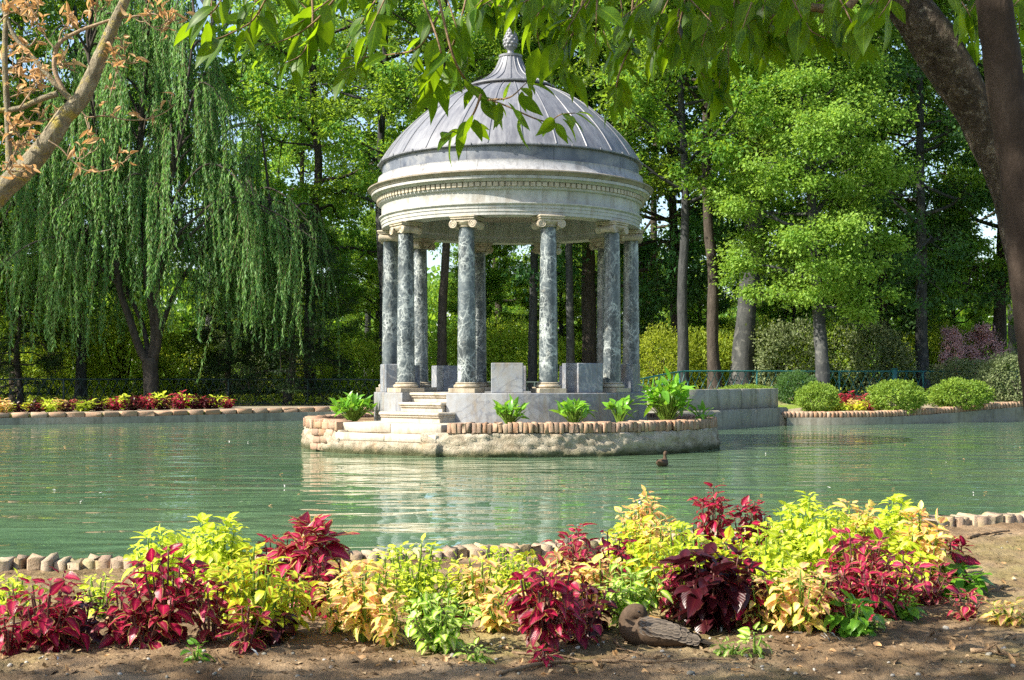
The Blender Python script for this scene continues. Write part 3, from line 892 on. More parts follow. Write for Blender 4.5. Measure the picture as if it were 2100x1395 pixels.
# ------------------------------------------------------------------ trees: generators
def gen_tree(seed, H=20., base=5., R0=4.4, n=26, leaves=42000, ls=.17, tr=.28, up=.45, clump=.75, lean=(0, 0), wob=.25, droop=0., top=1.0, slim=False, flat=.6, mats=(None, None)):
    rg = np.random.default_rng(seed)
    tm = MB(); cm = MB()
    k = 11
    zz = np.linspace(0, H * .95, k)
    xy = np.cumsum(rg.normal(size=(k, 2)) * wob * .35, 0); xy -= xy[0]
    xy = xy + np.outer((zz / H) ** 1.3, lean)
    tp = spline(np.column_stack([xy, zz]), 4)
    tt = np.linspace(0, 1, len(tp))
    trad = tr * (1 - .82 * tt) * (1 + .55 * np.exp(-tt * 40))
    tp2 = np.vstack([tp[0] - (0, 0, .4), tp]); tr2 = np.r_[trad[0] * 1.15, trad]
    tube(tm, tp2, tr2, 12, wob=.05, rg=rg)
    CL = []
    for i in range(n):
        s = (i + rg.random()) / n
        z = base + (H - base) * s * .97
        t = z / (H * .95); t = min(t, .98)
        p0 = np.array([np.interp(t, tt, tp[:, q]) for q in range(3)])
        prof = R0 * (.50 + .62 * math.sin(math.pi * min(1, s * .80 + .13))) * (1 - .35 * s * s) * top
        az = i * 2.399 + rg.normal() * .4
        r = prof * rg.uniform(.75, 1.15)
        d = np.array([math.cos(az), math.sin(az), 0])
        el = up * (.5 + s) + rg.normal() * .12
        pts = [p0, p0 + d * r * .33 + (0, 0, r * el * .40), p0 + d * r * .68 + (0, 0, r * el * .72), p0 + d * r + (0, 0, r * el * .8 - droop * r)]
        pts = np.array(pts) + np.vstack([np.zeros(3), rg.normal(size=(3, 3)) * .12 * r * .5])
        lp = spline(pts, 4)
        rad = tr * .36 * (1 - .55 * s)
        tube(tm, lp, np.linspace(rad, rad * .18, len(lp)), 6)
        CL.append((lp[-1], 1.0))
        for q in range(5):
            u = rg.uniform(.35, 1.0); pi = lp[int(u * (len(lp) - 1))]
            dd = norm(d * rg.uniform(.2, 1.2) + rg.normal(size=3) * (.7, .7, .45) + (0, 0, .15 - droop))
            L = r * rg.uniform(.22, .45)
            pe = pi + dd * L
            tube(tm, [pi, (pi + pe) / 2 + rg.normal(size=3) * .08, pe], [rad * .35, rad * .22, rad * .08], 5, cap=False)
            CL.append((pe, rg.uniform(.6, 1.1))); 
            if rg.random() < .6: CL.append(((pi + pe) / 2, .5))
    C = np.array([c for c, _ in CL]); Wt = np.array([w for _, w in CL]); Wt /= Wt.sum()
    idx = rg.choice(len(C), leaves, p=Wt)
    sz = rg.uniform(.6, 1.35, len(C))[idx][:, None] * clump
    off = rg.normal(size=(leaves, 3)); off = norm(off) * (np.abs(rg.normal(size=(leaves, 1))) * .55 + .45 * rg.random((leaves, 1)))
    P = C[idx] + off * sz * (1, 1, flat)
    P[:, 2] = np.maximum(P[:, 2], .6)
    D = norm(off * (1, 1, .4) + rg.normal(size=(leaves, 3)) * .55 - (0, 0, .35 + droop))
    Nn = norm(rg.normal(size=(leaves, 3)) * .55 + (0, 0, 1.) + off * .35)
    rn = np.clip(.5 + .22 * rg.normal(size=leaves) + (rg.random(len(C))[idx] - .5) * .5, 0, 1)
    scatter(cm, KITE_T if not slim else SLIM_T, KITE_F, P, D, Nn, ls * rg.uniform(.7, 1.3, leaves), rn, wide=rg.uniform(.8, 1.25, leaves))
    return tm.mesh('trunk', mats[0]), cm.mesh('crown', mats[1], smooth=False)

def gen_bush(seed, rx=1., rz=.8, leaves=6000, ls=.06, lump=.15, shell=.75, mats=(None, None), z0=0.0, spray=0., stems=7):
    rg = np.random.default_rng(seed); tm = MB(); cm = MB()
    for i in range(stems):
        az = rg.random() * 6.28; r = rx * rg.uniform(.2, .7); h = rz * rg.uniform(.9, 1.6)
        tube(tm, [(0.04 * math.cos(az), .04 * math.sin(az), -.1), (r * .5 * math.cos(az), r * .5 * math.sin(az), h * .5), (r * math.cos(az), r * math.sin(az), h)], [.03 * rx + .008, .02 * rx + .005, .006], 5)
    u = unit_rand(rg, leaves); 
    lm = np.array([1 + lump * (mnoise.noise(Vector(q * 2.3) + Vector((seed * 3.1, 0, 0))) * 1.6 + .6 * mnoise.noise(Vector(q * 6.) + Vector((0, seed * 1.7, 0)))) for q in u])
    rr = (shell + (1 - shell) * rg.random(leaves) ** .5) * lm + spray * np.abs(rg.normal(size=leaves)) * .12
    P = u * rr[:, None] * (rx, rx, rz) + (0, 0, rz * .92 + z0)
    P[:, 2] = np.maximum(P[:, 2], .015)
    D = norm(u + rg.normal(size=(leaves, 3)) * .7 + (0, 0, .2)); Nn = norm(u + (0, 0, .6) + rg.normal(size=(leaves, 3)) * .5)
    rn = np.clip(.5 + .25 * rg.normal(size=leaves) + .4 * (lm - 1) / max(lump, .01) * .3, 0, 1)
    scatter(cm, KITE_T, KITE_F, P, D, Nn, ls * rg.uniform(.7, 1.3, leaves), rn)
    return tm.mesh('stems', mats[0]), cm.mesh('foliage', mats[1], smooth=False)

PLANE = [gen_tree(101, 24, 8.0, 4.6, 30, 28000, .19, .255, mats=(m_bark_grey, m_lf_plane)),
         gen_tree(102, 22, 4.5, 4.4, 30, 28000, .18, .24, up=.35, mats=(m_bark_grey, m_lf_plane)),
         gen_tree(103, 26, 9.5, 5.0, 30, 23000, .20, .36, lean=(1.6, .4), mats=(m_bark_plane, m_lf_plane)),
         gen_tree(104, 19, 3.0, 4.0, 30, 23000, .16, .20, up=.25, droop=.15, mats=(m_bark_dark, m_lf_plane))]
MAPLE = gen_tree(111, 14.5, 3.0, 2.7, 52, 95000, .118, .24, up=.30, clump=.64, lean=(-1.0, .5), wob=.12, mats=(m_bark_plane, m_lf_maple))
DARK = [gen_tree(121, 17, 2.6, 3.9, 34, 24000, .17, .22, up=.10, droop=.25, clump=.7, flat=.45, mats=(m_bark_dark, m_lf_dark)),
        gen_tree(122, 20, 3.6, 4.3, 34, 24000, .17, .26, up=.20, droop=.2, clump=.7, flat=.5, lean=(-1.5, 0), mats=(m_bark_dark, m_lf_dark))]
YEW = gen_tree(131, 7.0, .5, 2.3, 34, 26000, .13, .16, up=-.05, droop=.35, clump=.45, flat=.5, top=1.0, slim=True, mats=(m_bark_dark, m_lf_ever))
BUSH_L = [gen_bush(141, 1.9, 1.7, 9000, .15, .30, .55, (m_bark_dark, m_lf_lime), spray=.8), gen_bush(142, 2.3, 2.3, 10000, .16, .34, .5, (m_bark_dark, m_lf_lime), spray=.8)]
BALL = [gen_bush(151, .80, .46, 7000, .070, .22, .74, (m_bark_dark, m_lf_box), spray=.45), gen_bush(152, .84, .44, 7000, .070, .26, .72, (m_bark_dark, m_lf_box), spray=.5)]
GREYB = gen_bush(153, 1.25, .72, 8000, .08, .22, .7, (m_bark_dark, m_lf_grey), spray=.7)
PINK = gen_tree(161, 2.6, .9, .75, 16, 5000, .10, .05, clump=.28, mats=(m_bark_dark, m_lf_pink))

def place(name, meshes, x, y, label, cat='tree', group=None, rz=0., s=1., sz=None, crown_mat=None, trunk_mat=None, z=None, parts=('trunk', 'crown')):
    e = empty(name, (x, y, (terrain(x, y) if z is None else z) - .02), rz, label, cat, group)
    e.scale = (s, s, sz or s)
    link(parts[0], meshes[0], e, trunk_mat); link(parts[1], meshes[1], e, crown_mat)
    return e
def X_at(px, y): return (px - 1050.) * y / F

WG = 'park trees standing behind the pond'
T = [  # px, distance, kind, rz, scale, zscale, crown, trunk, label
    (1400, 43.0, PLANE[0], .3, .80, 1.0, None, None, 'tall straight grey trunk tree just right of the rotunda, with no low branches'),
    (1466, 45.0, PLANE[0], 2.4, .88, 1.02, None, m_bark_dark, 'straight dark trunk tree, middle one of three tall trunks right of the rotunda'),
    (1519, 47.5, PLANE[2], .4, 1.12, 1.0, None, None, 'thickest mottled plane tree, rightmost of three tall trunks right of the rotunda'),
    (1688, 41.5, MAPLE, 0., 1.0, 1.0, None, None, 'sunlit fresh green tree with pale leaning trunk behind the right railing'),
    (1895, 48.0, DARK[1], 1.2, .95, 1.0, None, m_bark_plane, 'dark blue green tree behind the railing near the pink shrubs'),
    (1818, 52.0, DARK[0], 2.2, 1.0, 1.0, None, None, 'dark tree with drooping branches right of the sunlit fresh green tree'),
    (1770, 53.0, PLANE[3], 4., 1.1, 1.15, None, None, 'leafy dark trunked tree between the sunlit green tree and the blue green tree'),
    (2040, 50.0, DARK[1], 3.8, 1.0, 1.1, m_lf_plane, None, 'bushy tree at the right edge behind the grey green shrubs'),
    (2140, 47.0, PLANE[1], 5.1, 1.0, 1.1, None, None, 'leafy tree at the far right edge of the park'),
    (1210, 52.0, PLANE[2], 2.2, .95, 1.0, None, m_bark_dark, 'thick dark trunk tree seen between the right columns of the rotunda'),
    (1172, 49.0, PLANE[0], 1.2, .72, 1.05, None, m_bark_plane, 'thin pale trunk tree seen through the rotunda right of centre'),
    (1090, 50.0, PLANE[0], 4.4, .80, 1.0, None, m_bark_grey, 'brownish trunk tree seen through the middle of the rotunda'),
    (903, 48.0, PLANE[0], 5.2, .82, 1.0, None, m_bark_dark, 'dark trunk tree seen through the left columns of the rotunda'),
    (1290, 53.0, PLANE[3], 2.7, 1.15, 1.25, m_lf_dark, None, 'dark crowned tree deep behind the right side of the rotunda'),
    (790, 50.0, PLANE[0], 3.2, .90, 1.05, None, m_bark_grey, 'grey trunk tree rising just left of the dome'),
    (640, 52.0, PLANE[1], 3.9, 1.0, 1.15, None, m_bark_dark, 'full green tree behind the right side of the willow'),
    (245, 52.0, PLANE[1], 1.9, .9, 1.1, None, m_bark_dark, 'tree with dark leaning trunk left of the willow trunk'),
    (165, 49.0, PLANE[3], 2.9, 1.0, 1.15, m_lf_dark, m_bark_plane, 'tree with pale trunk base behind the left curtain of the willow'),
    (35, 50.0, PLANE[1], 4.9, 1.0, 1.1, None, m_bark_dark, 'yellow green tree with thin leaning trunk at the left edge'),
    (-70, 46.0, DARK[0], .9, 1.0, 1.1, m_lf_plane, None, 'dark tree beyond the left edge of the coleus strip'),
    (1335, 70.0, PLANE[3], 0.4, 1.2, 1.25, None, None, 'leafy tree far behind the right edge of the rotunda'),
    (1020, 71.0, PLANE[3], 3.4, 1.2, 1.25, None, None, 'leafy tree far behind the middle columns of the rotunda'),
    (2055, 66.0, PLANE[3], 1.4, 1.2, 1.25, None, None, 'leafy tree far behind the pink shrubs'),
    (1385, 54.0, DARK[0], 2.0, 1.1, 1.3, None, None, 'dark drooping tree between the rotunda and the three tall trunks'),
]
for px, y, kind, rz, s, szf, cmt, tmt, lab in T:
    place('park_tree', kind, X_at(px, y), y, lab, 'tree', WG, rz, s, s * szf, cmt, tmt)
rgw = np.random.default_rng(77)
kinds = PLANE + DARK
n_ = 0
for row, (y0, stp) in enumerate(((78, 7.0), (92, 9.0))):
    xs_ = np.arange(-.50 * y0, .50 * y0 + .1, stp)
    for x in xs_:
        if rgw.random() < (.30, .45)[row]: continue
        kd = kinds[int(rgw.integers(0, 6))]; s = rgw.uniform(.95, 1.25)
        place('woodland_tree', kd, x + rgw.normal() * 1.2, y0 + rgw.normal() * 2.5, 'leafy woodland tree deep in the wood behind the park trees', 'tree', 'woodland trees deep behind the park trees',
              rgw.random() * 6.28, s, s * 1.1, m_lf_plane if rgw.random() < .6 else None)
for x, y in ((-22, 44), (-27, 38), (-31, 50), (23, 47), (28, 42), (32, 52)):
    place('park_tree', kinds[int(rgw.integers(0, 6))], x, y, 'leafy tree beyond the %s edge of the view' % ('left' if x < 0 else 'right'), 'tree', WG, rgw.random() * 6, 1.0)

for i, (px, y, s, cm_) in enumerate(((520, 60, .7, m_lf_plane), (665, 57, .60, None), (770, 61, .66, m_lf_plane), (980, 60, .62, m_lf_plane), (1150, 62, .62, m_lf_plane), (1300, 59, .6, m_lf_plane), (1440, 62, .66, None), (1620, 58, .55, m_lf_plane),
        (1860, 60, .60, m_lf_plane), (1960, 62, .66, None), (60, 58, .66, m_lf_plane), (-60, 60, .7, None), (2160, 60, .7, None))):
    place('glade_tree', MAPLE, X_at(px, y), y, 'small leafy tree in the sunny glade behind the tall trunks', 'tree', 'small trees in the glade behind the park trees', i * 1.3, s, s * .95, cm_)

# yew like evergreen behind the left fence
place('yew_tree', YEW, X_at(592, 45.6), 45.6, 'low dark drooping evergreen on a dark trunk behind the left fence', 'tree')
place('yew_tree', YEW, X_at(40, 47.0), 47.0, 'low dark evergreen shrub behind the fence at the left edge', 'tree', rz=2., s=.8)
place('yew_tree', YEW, X_at(470, 49.0), 49.0, 'low dark evergreen behind the willow right of its trunk', 'tree', rz=4., s=.85)

# sunlit shrubs deep behind
SG = 'sunlit shrubs behind the fence'
S_ = [(1615, 47.5, 0, .78, 'olive green sunlit shrub left of the leaning pale trunk', m_lf_grey), (1550, 49.5, 1, .62, 'lime sunlit shrub behind the thickest plane trunk', None), (1432, 48.5, 0, .70, 'lime shrub between the tall trunks right of the rotunda', None),
      (1360, 47.5, 1, .55, 'lime shrub beside the rotunda right columns', None), (1770, 47.5, 0, .80, 'olive shrub behind the railing right of the leaning pale trunk', m_lf_grey), (945, 53, 1, .70, 'bright yellow green shrub between the left columns of the rotunda', None),
      (730, 50, 0, .7, 'lime shrub left of the rotunda pedestals', None), (1125, 53, 0, .8, 'lime shrub behind the right middle column', None), (1035, 54, 1, .75, 'lime shrub seen through the rotunda centre', None),
      (372, 50, 0, .8, 'lime shrub right of the willow trunk', None), (255, 51, 1, .8, 'bright yellow green shrub left of the willow trunk', None), (120, 51, 1, .8, 'pale lime shrub behind the left fence', None), (480, 60, 1, .8, 'olive shrub behind the yew', m_lf_grey),
      (1912, 50, 1, .6, 'yellow shrub left of the pink shrubs', None), (1985, 51, 0, .75, 'yellow shrub between the two pink shrubs', None), (1690, 48, 1, .6, 'lime shrub behind the leaning pale trunk', None), (620, 62, 0, 1., 'lime shrub behind the yew', None), (20, 60, 0, 1.1, 'lime shrub at the left edge', None), (1245, 53.5, 0, .75, 'lime shrub behind the right columns of the rotunda', None)]
for px, y, k, s, lab, mt in S_:
    place('shrub', BUSH_L[k], X_at(px, y), y, lab, 'shrub', SG, px * .7, s, s * 1.05, mt, parts=('stems', 'foliage'))
place('pink_shrub', PINK, X_at(1943, 48), 48, 'smaller dusky pink leaved shrub right of the yellow shrub', 'shrub', None, 0, .55, .95)
place('pink_shrub', PINK, X_at(2030, 48.5), 48.5, 'larger dusky pink leaved shrub near the right edge', 'shrub', None, 2.1, .85, 1.0)
# clipped shrubs along the right bank
for px, y, me, s, sz_, lab, mt in ((1632, 41.2, BALL[0], .82, 1.1, 'clipped dark green shrub at the end of the landing wall', m_lf_dark), (1675, 38.9, BALL[1], .72, .98, 'smallest clipped round shrub left of the yellow bedding', None),
                           (1838, 38.9, BALL[0], 1.0, 1.02, 'clipped round shrub between the yellow bedding and the railing post', None), (1968, 40.0, BALL[1], 1.04, 1.0, 'clipped round shrub farthest right on the bank kerb', None)):
    place('round_shrub', me, X_at(px, y), y, lab, 'shrub', 'clipped round shrubs on the right bank', px * 1.3, s, sz_ , mt, parts=('stems', 'foliage'))
place('loose_shrub', GREYB, X_at(1985, 44.5), 44.5, 'loose grey green shrub in front of the railing', 'shrub', None, 0, .95, .95, parts=('stems', 'foliage'))
place('loose_shrub', GREYB, X_at(2090, 41.5), 41.5, 'loose grey green shrub at the right edge of the bank', 'shrub', None, 2., 1.0, 1.15, parts=('stems', 'foliage'))
place('loose_shrub', GREYB, X_at(1530, 42.5), 42.5, 'low green shrub along the top of the landing wall', 'shrub', None, 4., .7, .35, m_lf_box, parts=('stems', 'foliage'))

# ------------------------------------------------------------------ weeping willow
def willow():
    rg = np.random.default_rng(200); y0 = 44.0; x0 = X_at(310, y0)
    root = empty('willow_tree', (x0, y0, .36), 0, 'large weeping willow with forked dark trunk and hanging curtains on the left', 'tree')
    px2 = lambda px, py, dy=0.: np.array([(px - 310) * y0 / F, dy, CAMZ - (py - HOR) * y0 / F - .36])
    tm = MB()
    base = [px2(310, 850), px2(310, 815), px2(309, 770), px2(308, 735)]
    tube(tm, spline(base, 4), np.interp(np.linspace(0, 1, 13), [0, .3, 1], [.36, .26, .27]), 14, wob=.05, rg=rg)
    stems = [([(304, 745), (288, 715), (268, 650), (250, 590), (240, 480), (215, 330), (200, 180), (190, 60)], .16, -.4), ([(313, 740), (318, 690), (312, 640), (298, 560), (284, 470), (280, 330), (292, 150), (300, -40)], .20, .2),
             ([(312, 745), (328, 710), (330, 660), (333, 600), (345, 520), (365, 400), (395, 240), (420, 80)], .12, -.8), ([(316, 740), (335, 640), (380, 540), (450, 470), (520, 420), (580, 420)], .10, 1.2),
             ([(306, 740), (285, 660), (230, 560), (170, 500), (120, 460), (90, 450)], .10, .9)]
    sp = []
    for st, r, dy in stems:
        L = spline([px2(a, b_, dy * i / len(st) * 2) for i, (a, b_) in enumerate(st)], 4); sp.append(L)
        tube(tm, L, np.linspace(r, r * .25, len(L)), 9)
    tips = [(55, 440), (90, 300), (110, 220), (150, 330), (175, 180), (205, 110), (130, 480), (95, 560), (250, 430), (215, 480), (180, 380), (285, 400), (340, 470), (365, 430), (320, 330), (320, 220), (350, 300), (250, 280), (300, 340), (420, 220), (330, 10), (400, -20), (210, 220), (520, 400), (450, 300), (60, 380), (85, 500), (230, 30), (285, -20), (340, -70), (250, -70), (300, 90), (375, 20), (420, 60), (440, 130), (465, 190), (480, 260), (360, 160), (260, 190),
            (500, 330), (540, 420), (575, 470), (610, 455), (640, 470), (665, 500), (590, 500), (480, 470), (430, 480), (395, 470), (455, 400), (405, 330), (215, 330), (180, 450), (145, 130), (190, 30), (60, 330), (30, 500), (650, 455), (560, 440)]
    strands = []
    for (a, b_) in tips:
        for rep in range(2):
            dy = rg.normal() * 1.2 + (rep - .62) * 2.2
            tip = px2(a + rg.normal() * 10, b_ + rg.normal() * 14, dy)
            cand = np.vstack(sp); 
            sc_ = np.linalg.norm(cand - tip, axis=1) + 2.5 * np.maximum(0, cand[:, 2] - tip[2] + .4)
            j = np.argsort(sc_)[int(rg.integers(0, 4))]; p0 = cand[j]
            mid = (p0 + tip) / 2; mid[2] = max(p0[2], tip[2]) + .25 * np.linalg.norm((tip - p0)[:2])
            lp = spline([p0, (p0 + mid) / 2 + (0, 0, .15), mid, (mid + tip) / 2 + (0, 0, .25), tip], 5)
            tube(tm, lp, np.linspace(.055, .014, len(lp)), 5, cap=False)
            nst = int(rg.integers(7, 20))
            for q in range(nst):
                s = rg.uniform(.35, 1.0) ** .8
                st = lp[int(s * (len(lp) - 1))] + rg.normal(size=3) * .10
                py0 = b_
                maxL = (st[2] - rg.uniform(.9, 2.6)) if a < 260 or a > 400 else (st[2] - rg.uniform(2.4, 5.0))
                if 440 < a < 560: maxL = st[2] - rg.uniform(1.0, 3.0)
                Ls = min(max(.8, maxL), rg.uniform(1.4, 4.8))
                out = norm(np.append((lp[-1] - p0)[:2], 0)) * rg.uniform(.05, .5) + rg.normal(size=3) * (.15, .15, 0)
                strands.append((st, out, Ls))
    cm = MB(); wm = MB(); P = []; D = []; Nn = []; S = []; Rn = []
    for st, out, L in strands:
        m = max(6, int(L / .048)); t = np.linspace(0, 1, m)
        sway = rg.normal(size=2) * .12
        pts = st + out * (1 - np.exp(-t * 3))[:, None] + np.column_stack([sway[0] * np.sin(t * 4), sway[1] * np.sin(t * 4 + 1), .10 * np.sin(np.minimum(t * 6, math.pi)) - t * L])
        tube(wm, pts[::6], .006, 3, cap=False)
        side = unit_rand(rg, m) * (1, 1, .2)
        P.append(pts); D.append(norm(side * .55 + (0, 0, -.9))); Nn.append(norm(unit_rand(rg, m) + (-.3, -.5, .2))); S.append(np.full(m, .17) * rg.uniform(.7, 1.25, m)); Rn.append(np.clip(rg.random() * .7 + rg.normal(size=m) * .12 + .15, 0, 1))
    scatter(cm, SLIM_T, KITE_F, np.vstack(P), np.vstack(D), np.vstack(Nn), np.concatenate(S), np.concatenate(Rn), wide=np.full(sum(map(len, S)), 1.35))
    tm.build('trunk', m_bark_dark, root)
    wm.build('hanging_twigs', m_twig, root)
    cm.build('crown', m_lf_willow, root, smooth=False)
willow()

# ------------------------------------------------------------------ low leafy cover and the distant wood (uncountable)
def cover():
    rg = np.random.default_rng(300); n = 34000
    y = rg.uniform(44.5, 74, n); x = rg.uniform(-1, 1, n) * (y * .45 + 4)
    keep = np.array([mnoise.noise(Vector((a * .16, b_ * .16, 4.))) > -.12 for a, b_ in zip(x, y)])
    x, y = x[keep], y[keep]; n = len(x)
    h = rg.random(n) * .28
    m = MB()
    scatter(m, KITE_T, KITE_F, np.column_stack([x, y, terrain(x, y) + h]), unit_rand(rg, n) * (1, 1, .5) + (0, 0, .5), unit_rand(rg, n) + (0, 0, 1.2), rg.uniform(.10, .22, n), rg.random(n))
    tag(m.build('ground_cover', m_lf_lawn, smooth=False), 'low sunlit leafy carpet on the ground behind the fences', 'ground cover', None, 'stuff')
cover()
def far_wood():
    rg = np.random.default_rng(301); n = 46000
    a = rg.uniform(-.62, .62, n); d = rg.uniform(118, 150, n)
    x = np.sin(a) * d; y = np.cos(a) * d
    top = 11 + 7 * np.array([mnoise.noise(Vector((q * 9., 1., 0))) for q in a])
    z = rg.random(n) ** .9 * np.maximum(top, 6)
    m = MB()
    scatter(m, KITE_T, KITE_F, np.column_stack([x, y, z + terrain(x, y)]), unit_rand(rg, n) - (0, 0, .4), unit_rand(rg, n) + (0, -.6, .8), rg.uniform(.5, 1.1, n), rg.random(n), wide=np.full(n, 1.5))
    tag(m.build('distant_wood', m_lf_plane, smooth=False), 'far wall of woodland closing the view behind the park', 'wood', None, 'stuff')
far_wood()

# ------------------------------------------------------------------ railings
def railing(name, P, h, m, label, post_every, lat=.30, big_posts=()):
    P = np.asarray(P, float); A = arc_points(P, .1)
    z = terrain(A[:, 0], A[:, 1])
    root = empty(name, (A[0][0], A[0][1], 0), 0, label, 'fence')
    L = np.column_stack([A - A[0], z]); dist = np.arange(len(A)) * .1; tot = dist[-1]
    at = lambda s: np.array([np.interp(s, dist, L[:, q]) for q in range(3)])
    r = MB()
    for zz, rr in ((h, .028), (.10, .018)):
        tube(r, L + (0, 0, zz), rr, 6)
    r.build('rail', m, root)
    lt = MB(); s = 0.
    while s < tot - .45:
        a, b_ = at(s), at(s + .42)
        tube(lt, [a + (0, 0, .10), b_ + (0, 0, h)], .013, 4, cap=False)
        tube(lt, [b_ + (0, .02, .10), a + (0, .02, h)], .013, 4, cap=False)
        s += lat
    lt.build('lattice', m, root)
    s = 0.
    while s <= tot:
        b = MB(); p = at(s); cbox(b, p + (0, 0, h / 2 - .05), (.055, .055, h + .12), 0, .008); b.build('post', m, root); s += post_every
    for s in big_posts:
        b = MB(); p = at(s); cbox(b, p + (0, -.03, h / 2), (.15, .15, h + .12), .2, .015); cbox(b, p + (0, -.03, h + .08), (.19, .19, .05), .2, .015); b.build('gate_post', m, root)
railing('railing', [(3.6, 40.0), (5.8, 42.6), (9.5, 44.0), (14.2, 44.6), (19, 46), (25, 49)], .93, m_fence, 'teal iron lattice railing behind the shrubs on the right bank', 3.1, .30, (11.3,))
railing('railing', [(-26, 40), (-19, 42), (-13, 44.6), (-8, 45.0), (-4.3, 44.6), (-1, 44.2), (3.2, 41.5)], .95, m_fence_dark, 'dark green iron lattice railing behind the coleus strip under the willow', 2.8, .30)
# ------------------------------------------------------------------ coleus bedding
CB = [blade(9, .66, .40, .28, d, .07, .10, .85) for d in (.12, .35, .6)]
CBS = [blade(7, .62, .42, .25, d, .09, .12, .85) for d in (.15, .4)]
def coleus_mesh(seed, H, R0, typ, leaf=.085, nst=9, dens=1.0, small=False):
    """stems and leaves of one plant standing at the origin"""
    rg = np.random.default_rng(seed); sm = MB(); lm = MB()
    bank = {}
    temps = CBS if small else CB
    for s in range(nst):
        az = s * 2.399 + rg.normal() * .3; rr = R0 * math.sqrt((s + .5) / nst) * rg.uniform(.7, 1.05)
        h = H * rg.uniform(.70, 1.0) * (1 - .38 * (rr / R0) ** 2)
        d = np.array([math.cos(az), math.sin(az), 0])
        p = spline([d * .01 * rg.random(), d * rr * .45 + (0, 0, h * .38), d * rr * .85 + (0, 0, h * .75), d * rr + (0, 0, h)], 4)
        tube(sm, p, np.linspace(.0055, .0028, len(p)), 5)
        nn = max(3, int(h / (.042 / dens)))
        for q in range(nn):
            t = .22 + .78 * (q + rg.random() * .3) / (nn - .5); t = min(t, 1)
            c = np.array([np.interp(t, np.linspace(0, 1, len(p)), p[:, k]) for k in range(3)])
            top = t > .86
            a0 = q * math.pi / 2 + rg.normal() * .35 + s
            for w in range(4 if top else 2):
                a = a0 + w * (math.pi / 2 if top else math.pi)
                el = rg.normal() * .25 + (.45 if top else -.15 - .25 * rg.random())
                dd = np.array([math.cos(a) * math.cos(el), math.sin(a) * math.cos(el), math.sin(el)])
                dd = norm(dd + d * .35)
                L = leaf * rg.uniform(.6, 1.3) * (.62 if top and w > 1 else 1.0) * (1.05 - .25 * abs(t - .6))
                if rg.random() < .10: L *= .5
                pl = c + dd * .018
                nrm = norm(np.array([0, 0, 1.]) + rg.normal(size=3) * .28)
                k = int(rg.integers(0, len(temps)))
                bank.setdefault(k, []).append((pl, dd, nrm, L, np.clip(rg.random() * .75 + (.25 if t < .45 else 0) + rg.normal() * .1, 0, 1)))
    for k, lst in bank.items():
        T, Fs, at = temps[k]
        P, D, Nn, S, Rn = map(np.array, zip(*lst))
        scatter(lm, T, Fs, P, D, Nn, S, Rn, wide=rg.uniform(.85, 1.15, len(lst)), tat=at)
    return sm.mesh('stems', m_stem_red if typ in 'RDK' else m_stem_green), lm.mesh('leaves', CM[typ])

